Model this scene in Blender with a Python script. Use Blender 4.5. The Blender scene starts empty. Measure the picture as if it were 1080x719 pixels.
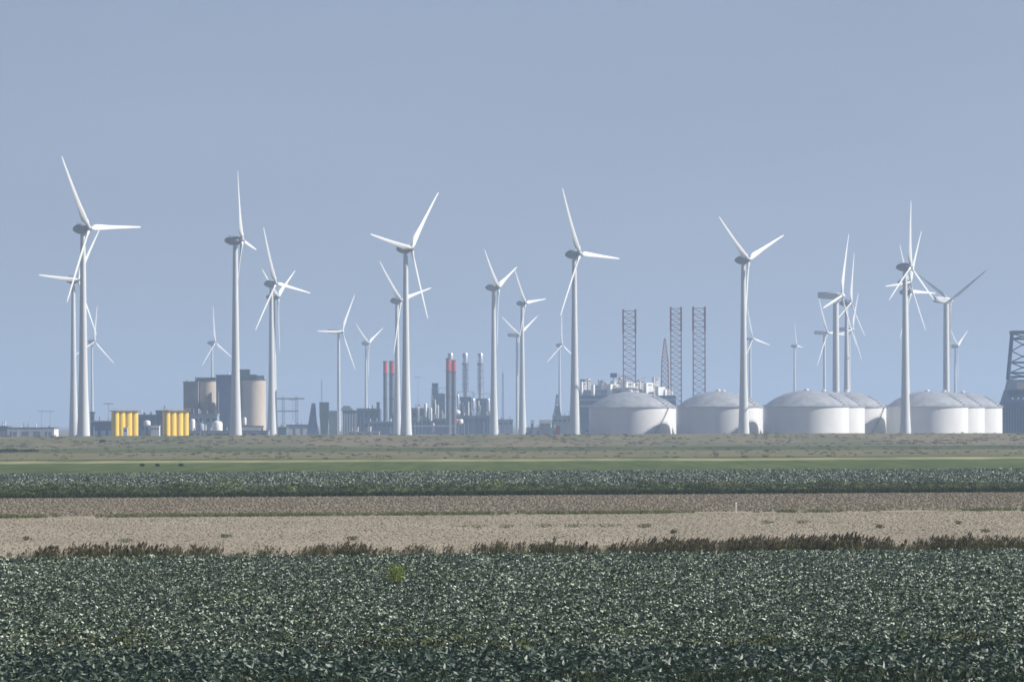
import bpy, math, random
import numpy as np
from mathutils import Vector, Matrix
R = math.radians
rnd = random.Random(7)
rng = np.random.default_rng(11)
scene = bpy.context.scene
COL = scene.collection

# ------------------------------------------------------------------ camera
CAM_H = 9.0          # eye height above the polder
F = 4300.0           # focal length in picture widths of 1080
HORZ = 446.0
TR = 0.00278         # slight roll of the camera
cam_d = bpy.data.cameras.new('camera')
cam = bpy.data.objects.new('camera', cam_d)
COL.objects.link(cam)
cam_d.sensor_width = 36.0
cam_d.sensor_fit = 'HORIZONTAL'
cam_d.lens = F / 1080 * 36
cam_d.shift_y = (HORZ - 359.5) / 1080
cam_d.clip_start = 1.0
cam_d.clip_end = 60000
cam.location = (0, 0, CAM_H)
cam.rotation_euler = (R(90), math.atan(TR), 0)
scene.camera = cam

def px(x, y, d):
    """real position of something at distance d seen at x, y"""
    vx, vy = x - 540.0, HORZ - y
    return Vector(((vx + vy * TR) * d / F, d, CAM_H + (vy - vx * TR) * d / F))
def X(x, d): return (x - 540.0) * d / F
def Z(x, y, d): return px(x, y, d).z

# ------------------------------------------------------------------ materials
def new_mat(name):
    m = bpy.data.materials.new(name); m.use_nodes = True
    nt = m.node_tree
    b = nt.nodes['Principled BSDF']
    return m, nt, b
def noise_col(nt, stops, scale, stretch=(1, 1, 1), detail=5, rough=.6, coord='Object', dist=0.0):
    """ramp over noise; returns color socket"""
    N, L = nt.nodes, nt.links
    tc = N.new('ShaderNodeTexCoord'); mp = N.new('ShaderNodeMapping')
    mp.inputs['Scale'].default_value = stretch
    L.new(tc.outputs[coord], mp.inputs['Vector'])
    n = N.new('ShaderNodeTexNoise'); n.inputs['Scale'].default_value = scale
    n.inputs['Detail'].default_value = detail; n.inputs['Roughness'].default_value = rough
    n.inputs['Distortion'].default_value = dist
    L.new(mp.outputs[0], n.inputs['Vector'])
    r = N.new('ShaderNodeValToRGB')
    e = r.color_ramp.elements
    while len(e) < len(stops): e.new(.5)
    for k, (p, c) in enumerate(stops):
        e[k].position = p; e[k].color = (*c, 1)
    L.new(n.outputs['Fac'], r.inputs[0])
    return r.outputs[0], n.outputs['Fac']
def mix(nt, a, b, fac, mode='MIX'):
    m = nt.nodes.new('ShaderNodeMix'); m.data_type = 'RGBA'; m.blend_type = mode
    for s, v in ((m.inputs[6], a), (m.inputs[7], b)):
        if isinstance(v, tuple): s.default_value = (*v, 1)
        else: nt.links.new(v, s)
    if isinstance(fac, float): m.inputs[0].default_value = fac
    else: nt.links.new(fac, m.inputs[0])
    return m.outputs[2]
def bump(nt, b, h, strength, dist):
    bp = nt.nodes.new('ShaderNodeBump'); bp.inputs['Strength'].default_value = strength
    bp.inputs['Distance'].default_value = dist
    nt.links.new(h, bp.inputs['Height']); nt.links.new(bp.outputs[0], b.inputs['Normal'])

MATS = {}
def paint(name, c, rough=.5, metal=0.0, var=.12, scale=.35, streak=(1, 1, .25)):
    """painted steel / cladding / concrete with faint weathering streaks"""
    if name in MATS: return MATS[name]
    m, nt, b = new_mat(name)
    lo = tuple(v * (1 - var * 1.6) for v in c); hi = tuple(min(1, v * (1 + var * .5)) for v in c)
    col, f = noise_col(nt, [(.3, lo), (.62, hi)], scale, streak)
    nt.links.new(col, b.inputs['Base Color'])
    b.inputs['Roughness'].default_value = rough; b.inputs['Metallic'].default_value = metal
    MATS[name] = m
    return m
def ground_mat(name, stops, scale, stretch, stops2=None, scale2=1.0, stretch2=(1, 1, 1), f2=.5, bumpd=.06, bscale=3.0, detail=6):
    m, nt, b = new_mat(name)
    col, f = noise_col(nt, stops, scale, stretch, detail)
    if stops2:
        c2, g = noise_col(nt, stops2, scale2, stretch2, 4)
        col = mix(nt, col, c2, f2, 'MIX')
    nt.links.new(col, b.inputs['Base Color'])
    b.inputs['Roughness'].default_value = .95
    b.inputs['Specular IOR Level'].default_value = .1
    _, h = noise_col(nt, [(0, (0, 0, 0)), (1, (1, 1, 1))], bscale, (1, 1, 1), 6)
    bump(nt, b, h, .8, bumpd)
    return m
def leaf_mat(name, c1, c2, c3=None, rough=.45, spec=.5, trans=.0, big=None, perleaf=False):
    """c1..c3 vary from plant to plant"""
    m, nt, b = new_mat(name)
    N, L = nt.nodes, nt.links
    oi = N.new('ShaderNodeObjectInfo')
    r = N.new('ShaderNodeValToRGB'); e = r.color_ramp.elements
    isl = N.new('ShaderNodeNewGeometry')
    src = isl.outputs['Random Per Island'] if perleaf else oi.outputs['Random']
    e[0].position = .0; e[0].color = (*c1, 1); e[1].position = .60 if perleaf else .8; e[1].color = (*c2, 1)
    if c3: q = e.new(.90 if perleaf else .97); q.color = (*c3, 1)
    L.new(src, r.inputs[0])
    col = r.outputs[0]
    if perleaf:
        mo = N.new('ShaderNodeMapRange'); mo.inputs[3].default_value = .8; mo.inputs[4].default_value = 1.2; L.new(oi.outputs['Random'], mo.inputs[0])
        sv = N.new('ShaderNodeVectorMath'); sv.operation = 'SCALE'; L.new(col, sv.inputs[0]); L.new(mo.outputs[0], sv.inputs['Scale']); col = sv.outputs[0]
    tint, _ = noise_col(nt, [(.3, (.6, .62, .6)), (.7, (1.15, 1.15, 1.15))], 9.0)
    col = mix(nt, col, tint, 1.0, 'MULTIPLY')
    if big:
        # yellowing patches of the crop, laid out over the field
        ge = N.new('ShaderNodeNewGeometry')
        n2 = N.new('ShaderNodeTexNoise'); n2.inputs['Scale'].default_value = .09; n2.inputs['Detail'].default_value = 3
        L.new(ge.outputs['Position'], n2.inputs['Vector'])
        mr = N.new('ShaderNodeMapRange'); mr.inputs[1].default_value = .55; mr.inputs[2].default_value = .72
        mr.inputs[3].default_value = 0; mr.inputs[4].default_value = .6
        L.new(n2.outputs['Fac'], mr.inputs[0])
        col = mix(nt, col, big, mr.outputs[0])
    L.new(col, b.inputs['Base Color'])
    b.inputs['Roughness'].default_value = rough
    b.inputs['Specular IOR Level'].default_value = spec
    if trans:
        tr = N.new('ShaderNodeBsdfTranslucent'); L.new(col, tr.inputs['Color'])
        ms = N.new('ShaderNodeMixShader'); ms.inputs[0].default_value = trans
        L.new(b.outputs[0], ms.inputs[1]); L.new(tr.outputs[0], ms.inputs[2])
        L.new(ms.outputs[0], N['Material Output'].inputs[0])
    return m

# ------------------------------------------------------------------ mesh helpers
class MB:
    def __init__(s): s.v = []; s.f = []
    def add(s, vs, fs):
        o = len(s.v); s.v += [tuple(v) for v in vs]; s.f += [tuple(i + o for i in f) for f in fs]; return s
    def box(s, x0, x1, y0, y1, z0, z1):
        vs = [(x, y, z) for z in (z0, z1) for y in (y0, y1) for x in (x0, x1)]
        return s.add(vs, [(0, 2, 3, 1), (4, 5, 7, 6), (0, 1, 5, 4), (1, 3, 7, 5), (3, 2, 6, 7), (2, 0, 4, 6)])
    def frustum(s, b, t):
        """b, t = (x0,x1,y0,y1,z)"""
        vs = [(x, y, q[4]) for q in (b, t) for y in (q[2], q[3]) for x in (q[0], q[1])]
        return s.add(vs, [(0, 2, 3, 1), (4, 5, 7, 6), (0, 1, 5, 4), (1, 3, 7, 5), (3, 2, 6, 7), (2, 0, 4, 6)])
    def lathe(s, prof, n=24, c=(0, 0, 0), axis='Z', cap=True):
        vs = []
        for r, z in prof:
            for k in range(n):
                a = 2 * math.pi * k / n
                p = (r * math.cos(a), r * math.sin(a), z)
                if axis == 'Y': p = (p[0], -z, p[1])      # axis towards -Y
                if axis == 'X': p = (z, p[0], p[1])
                vs.append((p[0] + c[0], p[1] + c[1], p[2] + c[2]))
        fs = []
        m = len(prof)
        for j in range(m - 1):
            for k in range(n):
                k2 = (k + 1) % n
                fs.append((j * n + k, j * n + k2, (j + 1) * n + k2, (j + 1) * n + k))
        if cap:
            fs.append(tuple(range(n))[::-1]); fs.append(tuple((m - 1) * n + k for k in range(n)))
        return s.add(vs, fs)
    def bar(s, a, b, r, n=4, r2=None):
        a, b = Vector(a), Vector(b); d = (b - a)
        if d.length < 1e-6: return s
        q = d.to_track_quat('Z', 'Y'); r2 = r if r2 is None else r2
        vs = []
        for p, rr in ((a, r), (b, r2)):
            for k in range(n):
                t = 2 * math.pi * (k + .5) / n
                vs.append(p + q @ Vector((rr * math.cos(t), rr * math.sin(t), 0)))
        fs = [(k, (k + 1) % n, n + (k + 1) % n, n + k) for k in range(n)]
        fs += [tuple(range(n))[::-1], tuple(n + k for k in range(n))]
        return s.add(vs, fs)
    def build(s, name, mat, parent=None, smooth=False, link=True):
        me = bpy.data.meshes.new(name); me.from_pydata(s.v, [], s.f); me.update()
        if smooth:
            me.polygons.foreach_set('use_smooth', [True] * len(me.polygons))
            try: me.set_sharp_from_angle(angle=R(40))
            except Exception: pass
        if mat: me.materials.append(mat)
        o = bpy.data.objects.new(name, me)
        if link: COL.objects.link(o)
        if parent: o.parent = parent
        return o
def tag(o, label=None, cat=None, group=None, kind=None):
    if label: o['label'] = label
    if cat: o['category'] = cat
    if group: o['group'] = group
    if kind: o['kind'] = kind
    return o
def empty(name, loc=(0, 0, 0), rz=0, label=None, cat=None, group=None):
    o = bpy.data.objects.new(name, None); COL.objects.link(o); o.location = loc; o.rotation_euler = (0, 0, rz)
    o.empty_display_size = 1
    return tag(o, label, cat, group)
# lattice column of square plan, local coordinates
def lattice(mb, w0, w1, z0, z1, bays, r, rb, cx=0, cy=0, tri=False):
    def cor(t):
        w = w0 + (w1 - w0) * t
        if tri: return [(cx - w / 2, cy - w / 3), (cx + w / 2, cy - w / 3), (cx, cy + w / 1.7)]
        return [(cx - w / 2, cy - w / 2), (cx + w / 2, cy - w / 2), (cx + w / 2, cy + w / 2), (cx - w / 2, cy + w / 2)]
    n = 3 if tri else 4
    A, B = cor(0), cor(1)
    for k in range(n): mb.bar((*A[k], z0), (*B[k], z1), r)
    for j in range(bays):
        c0, c1 = cor(j / bays), cor((j + 1) / bays)
        za, zb = z0 + (z1 - z0) * j / bays, z0 + (z1 - z0) * (j + 1) / bays
        for k in range(n):
            k2 = (k + 1) % n
            mb.bar((*c0[k], za), (*c1[k2], zb), rb); mb.bar((*c0[k2], za), (*c1[k], zb), rb)
            mb.bar((*c1[k], zb), (*c1[k2], zb), rb)

# ------------------------------------------------------------------ ground
M_ = .19      # the strips run slightly away to the right
def wob(x, d):
    a = (d / 600.0) ** 1.6 * 1.6
    return a * (math.sin(x * .043 + d) + .6 * math.sin(x * .117 + 2 * d) + .35 * math.sin(x * .31 + 3 * d) + .2 * math.sin(x * .8 + 5 * d))
def strip(name, d0, d1, mat, w=None, z=0.0, cuts=1):
    w2 = 900
    mb = MB()
    vs = []; fs = []
    n = 400
    for j, d in enumerate((d0, d1)):
        for k in range(n + 1):
            x = -w2 + 2 * w2 * k / n
            vs.append((x, d + M_ * x + wob(x, d), z))
    for k in range(n): fs.append((k, k + 1, n + 2 + k, n + 1 + k))
    mb.add(vs, fs)
    return tag(mb.build(name, mat), kind='structure')
def dd(y): return CAM_H * F / (y - HORZ)

g_soil_dark = ground_mat('cabbage_soil', [(.3, (.035, .03, .022)), (.7, (.07, .06, .045))], .8, (1, 1, 1))
g_brown = ground_mat('brown_soil', [(.3, (.185, .162, .118)), (.7, (.235, .206, .152))], .12, (1, .12, 1),
                     [(.35, (.18, .154, .114)), (.65, (.265, .235, .18))], 2.2, (1, .3, 1), .55)
g_pale = ground_mat('pale_soil', [(.34, (.22, .195, .150)), (.66, (.34, .308, .24))], .10, (1, .45, 1),
                    [(.3, (.245, .217, .16)), (.7, (.37, .335, .26))], 1.6, (1, .35, 1), .4)
g_green = ground_mat('meadow_green', [(.3, (.050, .080, .022)), (.7, (.082, .115, .036))], .05, (1, .15, 1),
                     [(.32, (.035, .058, .02)), (.68, (.12, .145, .05))], .25, (1, .05, 1), .6)
g_gs = ground_mat('grass_strip', [(.40, (.12, .14, .06)), (.50, (.28, .25, .18))], .09, (1, .3, 1))
g_yellow = ground_mat('mown_grass', [(.36, (.12, .15, .06)), (.62, (.30, .29, .15))], .05, (1, .10, 1))
g_olive = ground_mat('rough_pasture', [(.28, (.085, .10, .045)), (.5, (.16, .15, .085)), (.72, (.13, .14, .06))], .02, (1, .16, 1),
                     [(.3, (.08, .09, .04)), (.7, (.2, .18, .11))], .2, (1, .06, 1), .45)
g_darkg = ground_mat('dark_pasture', [(.3, (.045, .065, .028)), (.7, (.10, .11, .05))], .03, (1, .08, 1))
g_dike = ground_mat('dike_turf', [(.30, (.075, .095, .045)), (.46, (.13, .13, .075)), (.56, (.215, .175, .12)), (.75, (.09, .11, .05))], .012, (1, .25, 1),
                    [(.3, (.07, .08, .04)), (.7, (.17, .16, .1))], .12, (1, .2, 1), .4)
g_plain = ground_mat('industrial_ground', [(.3, (.12, .12, .10)), (.7, (.2, .19, .16))], .01, (1, 1, 1))
g_ditch = ground_mat('ditch_bank', [(.3, (.03, .04, .02)), (.7, (.06, .07, .035))], .5, (1, .3, 1))

Y = dict(cab0=900.0, cab1=587.0, pale=542.6, gs=541.0, brown=522.3, ditch=520.9, weeds=514.0, cab2=498.2, green=486.4, yel=483.7, dl=482.7, olive=475.5, dk=470.8)
strip('near_cabbage_ground', 60, dd(Y['cab1']), g_soil_dark)
strip('pale_field', dd(Y['cab1']), dd(Y['pale']), g_pale)
strip('grass_strip', dd(Y['pale']), dd(Y['gs']), g_gs)
strip('brown_field', dd(Y['gs']), dd(Y['brown']), g_brown)
strip('ditch_bank', dd(Y['brown']), dd(Y['weeds']), g_ditch)
strip('far_cabbage_ground', dd(Y['weeds']), dd(Y['cab2']), g_soil_dark)
strip('green_meadow', dd(Y['cab2']), dd(Y['green']), g_green)
strip('mown_meadow', dd(Y['green']), dd(Y['yel']), g_yellow)
strip('ditch', dd(Y['yel']), dd(Y['dl']), g_ditch)
strip('rough_pasture', dd(Y['dl']), dd(Y['olive']), g_olive)
strip('dark_pasture', dd(Y['olive']), dd(Y['dk']), g_darkg, w=1400)
# ground in front of and below the camera bank
mb = MB(); mb.box(-400, 400, -400, 20, -2, CAM_H - 1.9); tag(mb.build('viewing_bank', g_dike), kind='structure')
mb = MB(); vs = [(-400, 20, CAM_H - 1.95), (400, 20, CAM_H - 1.95), (400, 60 + M_ * 400, 0), (-400, 60 - M_ * 400, 0)]
mb.add(vs, [(0, 1, 2, 3)]); tag(mb.build('bank_slope', g_dike), kind='structure')
# dike: foot at dk, crest 4 m, then the plain behind it out to the horizon
d_foot = dd(Y['dk'])
prof = [(0, 0), (60, .5), (150, 2.2), (205, 3.6), (222, 3.95), (232, 3.95), (262, .2), (275, 0)]
xs = np.linspace(-1400, 1400, 281)
vs = []; fs = []
for i, (u, z) in enumerate(prof):
    for x in xs:
        s = (math.sin(x * .031 + i) + math.sin(x * .083 + 2 * i) * .6) * .12 if 0 < i < 6 else 0
        vs.append((x, d_foot + M_ * x + u - (30 if i == 0 else 0), z + s + (-.02 if i == 0 else 0)))
nx = len(xs)
for i in range(len(prof) - 1):
    for k in range(nx - 1): fs.append((i * nx + k, i * nx + k + 1, (i + 1) * nx + k + 1, (i + 1) * nx + k))
tag(MB().add(vs, fs).build('dike', g_dike, smooth=True), kind='structure')
d_b = d_foot + 275
vs = [(-9000, d_b - M_ * 1400, 0), (-1400, d_b - M_ * 1400, 0), (1400, d_b + M_ * 1400, 0), (9000, d_b + M_ * 1400, 0), (9000, 16000, 0), (-9000, 16000, 0)]
tag(MB().add(vs, [(0, 1, 2, 3, 4, 5)]).build('harbour_plain', g_plain), kind='structure')
# land beyond the strips' ends, so that the sheet reaches the horizon everywhere
mb = MB()
for sx in (-1, 1):
    mb.add([(sx * 9000, -3000, -.3), (sx * 300, -3000, -.3), (sx * 300, 2600, -.3), (sx * 9000, 2600, -.3)], [(0, 1, 2, 3)])
mb.add([(-300, -3000, -.3), (300, -3000, -.3), (300, 2600, -.3), (-300, 2600, -.3)], [(0, 1, 2, 3)])
tag(mb.build('ground', g_olive), kind='structure')

# ------------------------------------------------------------------ scattered planting (stuff)
def scatter(name, protos, pts, rot, scl, idx, label, cat):
    me = bpy.data.meshes.new(name); n = len(pts)
    me.vertices.add(n); me.vertices.foreach_set('co', np.asarray(pts, dtype=np.float32).ravel())
    a = me.attributes.new('prot', 'FLOAT_VECTOR', 'POINT'); a.data.foreach_set('vector', np.asarray(rot, dtype=np.float32).ravel())
    a = me.attributes.new('pscl', 'FLOAT_VECTOR', 'POINT'); a.data.foreach_set('vector', np.asarray(scl, dtype=np.float32).ravel())
    a = me.attributes.new('pidx', 'INT', 'POINT'); a.data.foreach_set('value', np.asarray(idx, dtype=np.int32))
    o = bpy.data.objects.new(name, me); COL.objects.link(o)
    g = bpy.data.node_groups.new(name, 'GeometryNodeTree')
    g.interface.new_socket('Geometry', in_out='INPUT', socket_type='NodeSocketGeometry')
    g.interface.new_socket('Geometry', in_out='OUTPUT', socket_type='NodeSocketGeometry')
    N, L = g.nodes, g.links
    gi = N.new('NodeGroupInput'); go = N.new('NodeGroupOutput')
    iop = N.new('GeometryNodeInstanceOnPoints'); iop.inputs['Pick Instance'].default_value = True
    jn = N.new('GeometryNodeJoinGeometry')
    for p in protos:
        ob = N.new('GeometryNodeObjectInfo'); ob.inputs['Object'].default_value = p; ob.inputs['As Instance'].default_value = True
        L.new(ob.outputs['Geometry'], jn.inputs[0])
    L.new(jn.outputs[0], iop.inputs['Instance']); L.new(gi.outputs[0], iop.inputs['Points'])
    for nm, typ, so in (('prot', 'FLOAT_VECTOR', 'Rotation'), ('pscl', 'FLOAT_VECTOR', 'Scale'), ('pidx', 'INT', 'Instance Index')):
        na = N.new('GeometryNodeInputNamedAttribute'); na.data_type = typ; na.inputs['Name'].default_value = nm
        L.new(na.outputs['Attribute'], iop.inputs[so])
    L.new(iop.outputs[0], go.inputs[0])
    md = o.modifiers.new('scatter', 'NODES'); md.node_group = g
    return tag(o, label, cat, kind='stuff')

def leaf(mb, az, elev, L_, W, curl, z0=.03, r0=.03, wob=.0, seg=4):
    """cupped leaf leaving the stem at azimuth az"""
    ca, sa = math.cos(az), math.sin(az)
    vs = []; r = r0; z = z0; e = elev
    for j in range(seg):
        t = j / (seg - 1)
        w = W * (math.sin(math.pi * min(1, (t * .80 + .16))) ** .7)
        for k in (-1, 0, 1):
            up = abs(k) * w * .22 + (rnd.uniform(-wob, wob) if k else 0)
            q = k * w * .5
            rr = r - up * math.sin(e); zz = z + up * math.cos(e)
            vs.append((rr * ca - q * sa, rr * sa + q * ca, zz))
        r += L_ / (seg - 1) * math.cos(e); z += L_ / (seg - 1) * math.sin(e); e -= curl / (seg - 1)
    fs = []
    for j in range(seg - 1):
        for k in range(2): fs.append((j * 3 + k, j * 3 + k + 1, j * 3 + k + 4, j * 3 + k + 3))
    mb.add(vs, fs)
def cabbage(mat, size, nl, seg=4, up=0.0):
    mb = MB()
    for k in range(nl):
        t = k / nl
        leaf(mb, k * 2.4 + rnd.uniform(-.3, .3), R(12 + 62 * t + up + rnd.uniform(-12, 12)), size * rnd.uniform(.75, 1.15) * (1.05 - .3 * t),
             size * rnd.uniform(.40, .62), R(rnd.uniform(15, 100)), z0=.03 + .06 * t, wob=size * .06, seg=seg)
    return mb.build('cabbage_plant', mat, smooth=True, link=False)

def band_points(y0d, y1d, row, step, margin, jit):
    """rows of plants running along the strips, inside the view with a margin"""
    pts = []
    d = y0d
    out = []
    while d < y1d:
        hw = (d * 540 / F) + margin
        xs = np.arange(-hw, hw, step)
        xs = xs + rng.uniform(-jit, jit, len(xs))
        ys = d + M_ * xs + rng.uniform(-jit, jit, len(xs))
        out.append(np.stack([xs, ys, np.zeros(len(xs))], 1))
        d += row
    return np.concatenate(out)
def vnoise(x, y, s, seed=0):
    r = np.random.default_rng(seed); T = r.random((64, 64))
    u = x / s + 1000; v = y / s + 1000
    i = np.floor(u).astype(int); j = np.floor(v).astype(int); fu = u - i; fv = v - j
    fu = fu * fu * (3 - 2 * fu); fv = fv * fv * (3 - 2 * fv)
    a = T[i % 64, j % 64]; b = T[(i + 1) % 64, j % 64]; c = T[i % 64, (j + 1) % 64]; e = T[(i + 1) % 64, (j + 1) % 64]
    return (a * (1 - fu) + b * fu) * (1 - fv) + (c * (1 - fu) + e * fu) * fv

m_cab = leaf_mat('cabbage_leaf', (.016, .040, .018), (.14, .19, .122), (.52, .57, .46), perleaf=True, rough=.45, spec=.5, trans=.05, big=(.13, .165, .06))
m_cabd = leaf_mat('dark_cabbage_leaf', (.012, .034, .018), (.085, .13, .092), (.36, .43, .34), perleaf=True, rough=.5, spec=.5, trans=.12)
cabs = [cabbage(m_cab, rnd.uniform(.24, .31), 17) for _ in range(7)]
cabs_d = [cabbage(m_cabd, rnd.uniform(.34, .42), 13) for _ in range(4)]
d_split = dd(690)
P_ = band_points(d_split, dd(Y['cab1']) - .3, .54, .46, 16, .13)
keep = rng.random(len(P_)) > .03
P_ = P_[keep]; n = len(P_)
sc = rng.uniform(.75, 1.2, n) * (.82 + .36 * vnoise(P_[:, 0], P_[:, 1] * .25, 6))
scatter('cabbage_crop', cabs, P_, np.stack([rng.uniform(-.22, .22, n), rng.uniform(-.22, .22, n), rng.uniform(0, 6.28, n)], 1),
        np.stack([sc, sc, sc * rng.uniform(.85, 1.3, n)], 1), rng.integers(0, len(cabs), n),
        'blue green cabbage crop with waxy leaves filling the near field', 'cabbages')
P_ = band_points(112, d_split - .6, .62, .55, 16, .12); n = len(P_)
sc = rng.uniform(.8, 1.25, n)
scatter('dark_cabbage_crop', cabs_d, P_, np.stack([rng.uniform(-.2, .2, n), rng.uniform(-.2, .2, n), rng.uniform(0, 6.28, n)], 1),
        np.stack([sc, sc, sc], 1), rng.integers(0, len(cabs_d), n),
        'darker cabbage rows along the bottom edge of the photo', 'cabbages')
m_cab2 = leaf_mat('far_cabbage_leaf', (.012, .030, .014), (.085, .12, .07), (.32, .37, .26), perleaf=True, rough=.45, spec=.5)
cabs2 = [cabbage(m_cab2, rnd.uniform(.36, .46), 7, 3) for _ in range(4)]
P_ = band_points(dd(Y['weeds']) + 1, dd(Y['cab2']), 1.15, .62, 30, .22); n = len(P_)
sc = rng.uniform(.8, 1.5, n) * (.8 + .4 * vnoise(P_[:, 0], P_[:, 1] * .2, 9))
scatter('far_cabbage_crop', cabs2, P_, np.stack([rng.uniform(-.2, .2, n), rng.uniform(-.2, .2, n), rng.uniform(0, 6.28, n)], 1),
        np.stack([sc, sc, sc], 1), rng.integers(0, len(cabs2), n),
        'second band of cabbage crop beyond the brown field', 'cabbages')

# grass / weed tufts
def tuft(mat, h, nb, w, spread, lean=.3):
    mb = MB()
    for k in range(nb):
        a = rnd.uniform(0, 6.28); r0 = rnd.uniform(0, spread * .5); L_ = h * rnd.uniform(.5, 1.1); ln = rnd.uniform(0, lean)
        bx, by = r0 * math.cos(a), r0 * math.sin(a); ww = w * rnd.uniform(.6, 1.3)
        b2 = rnd.uniform(0, 3.14); cx, cy = math.cos(b2) * ww / 2, math.sin(b2) * ww / 2
        pts = []
        for j, t in enumerate((0, .5, 1)):
            q = (1, .9, .15)[j]
            px_, py_ = bx + math.cos(a) * L_ * ln * t * t, by + math.sin(a) * L_ * ln * t * t
            pts += [(px_ - cx * q, py_ - cy * q, L_ * t), (px_ + cx * q, py_ + cy * q, L_ * t)]
        mb.add(pts, [(0, 1, 3, 2), (2, 3, 5, 4)])
    return mb.build('grass_tuft', mat, link=False)
def weedclump(mat, h, w, nl, ls):
    mb = MB()
    for k in range(nl):
        a = rnd.uniform(0, 6.28); t = rnd.random() ** .7; rr = w / 2 * math.sqrt(max(0, 1 - (t * 2 - 1) ** 2 * .8)) * rnd.random() ** .5
        c = Vector((rr * math.cos(a), rr * math.sin(a), h * t))
        u = Vector((rnd.uniform(-1, 1), rnd.uniform(-1, 1), rnd.uniform(-.6, 1))).normalized(); v = u.cross(Vector((rnd.uniform(-1, 1), rnd.uniform(-1, 1), rnd.uniform(-1, 1)))).normalized()
        s = ls * rnd.uniform(.6, 1.4)
        mb.add([c - u * s, c + v * s * .4, c + u * s, c - v * s * .4], [(0, 1, 2, 3)])
    return mb
m_weed = leaf_mat('weed_leaf', (.055, .085, .03), (.11, .14, .052), (.15, .17, .075), rough=.6, spec=.3, trans=.25)
m_weed_y = leaf_mat('weed_flower', (.17, .205, .075), (.24, .27, .12), rough=.6, spec=.3, trans=.25)
m_weed_d = leaf_mat('dark_weed_leaf', (.03, .045, .018), (.055, .075, .03), rough=.7, spec=.2, trans=.1)
m_tus = leaf_mat('tussock', (.115, .12, .065), (.16, .152, .088), (.22, .18, .115), rough=.8, spec=.1)
m_weed_b = leaf_mat('brown_weed_leaf', (.075, .09, .04), (.13, .145, .07), (.10, .14, .05), rough=.7, spec=.1)
m_grass = leaf_mat('grass_blade', (.12, .15, .05), (.19, .21, .085), (.28, .26, .14), rough=.6, spec=.3, trans=.25)
m_dry = leaf_mat('dry_stubble', (.26, .21, .15), (.38, .31, .23), (.5, .42, .32), rough=.8, spec=.1)
m_drkclod = leaf_mat('soil_clod_dark', (.145, .124, .090), (.24, .208, .158), (.30, .26, .2), rough=.95, spec=.05)
m_clod = leaf_mat('soil_clod_pale', (.24, .205, .16), (.35, .305, .245), (.44, .39, .315), rough=.95, spec=.05)
def rot_up(n, t=.15): return np.stack([rng.uniform(-t, t, n), rng.uniform(-t, t, n), rng.uniform(0, 6.28, n)], 1)

weeds = [weedclump(m_weed, .7, 1.1, 60, .14).build('weed_clump', m_weed, link=False) for _ in range(3)] + [weedclump(m_weed, .6, 1.0, 60, .14).build('weed_clump', m_weed_y, link=False)]
P_ = band_points(dd(Y['ditch']) + 2, dd(Y['weeds']) + 6, 3.2, .9, 30, .5); n = len(P_)
nz = vnoise(P_[:, 0], P_[:, 1] * .4, 5, 3)
sc = rng.uniform(.4, 1.0, n) * (.35 + 1.1 * nz)
idx = np.where(rng.random(n) < .02 * (nz > .5), 3, rng.integers(0, 3, n))
scatter('weed_strip', weeds, P_, rot_up(n), np.stack([sc * 1.2, sc * 1.2, sc], 1), idx, 'rough green weeds along the edge of the second cabbage band', 'weeds')
# dark ditch-side growth in front of the weeds
dk = [tuft(m_weed_d, .7, 40, .06, .9, .5) for _ in range(3)]
P_ = band_points(dd(Y['brown']) + 1, dd(Y['ditch']) + 4, 2.0, .55, 30, .3); n = len(P_)
sc = rng.uniform(.4, 1.0, n)
scatter('ditch_growth', dk, P_, rot_up(n), np.stack([sc, sc, sc * .9], 1), rng.integers(0, 3, n), 'dark growth in the ditch at the far edge of the brown field', 'weeds')
# thin grass strip between brown and pale field
gt = [tuft(m_grass, .32, 40, .04, .8, .6) for _ in range(3)]
P_ = band_points(dd(Y['pale']), dd(Y['gs']), 1.2, .45, 24, .3)
nz = vnoise(P_[:, 0], P_[:, 1] * .1, 7, 5) * (.5 + .5 * (P_[:, 0] < 15)) ; P_ = P_[nz + rng.uniform(-.18, .18, len(P_)) > .40]; n = len(P_)
sc = rng.uniform(.5, 1.2, n)
scatter('grass_strip_growth', gt, P_, rot_up(n), np.stack([sc, sc, sc], 1), rng.integers(0, 3, n), 'thin line of grass between the brown and the pale soil', 'grass')
# rough tussocks on the dike and the far pasture
ru = [tuft(m_tus, .55, 26, .22, 2.2, .7) for _ in range(4)]
def tuss(name, d0, d1, nn, lab, h, seed, zf=None):
    ds = rng.uniform(d0, d1, nn); xs = rng.uniform(-1, 1, nn) * (ds * 540 / F + 25)
    q = vnoise(xs, ds * .5, 28, seed) * .6 + vnoise(xs, ds * .3, 9, seed + 1) * .4
    kk = rng.random(nn) < np.clip((q - .25) * 2.2, .05, 1); ds, xs = ds[kk], xs[kk]; n = len(ds)
    z = np.interp(ds - d_foot, [u for u, _ in prof], [v for _, v in prof]) if zf else np.zeros(n)
    sc = rng.uniform(.3, 1.1, n) * h
    scatter(name, ru, np.stack([xs, ds + M_ * xs, z], 1), rot_up(n, .1), np.stack([sc * 1.5, sc, sc], 1), rng.integers(0, 4, n), lab, 'rough grass')
tuss('dike_grass', d_foot + 5, d_foot + 226, 2000, 'rough tussocks of grass all over the dike slope', 1.0, 21, True)
tuss('pasture_grass', dd(Y['dl']) - 5, d_foot - 4, 1300, 'rough tussocks of grass on the far pasture below the dike', .7, 31)
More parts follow.
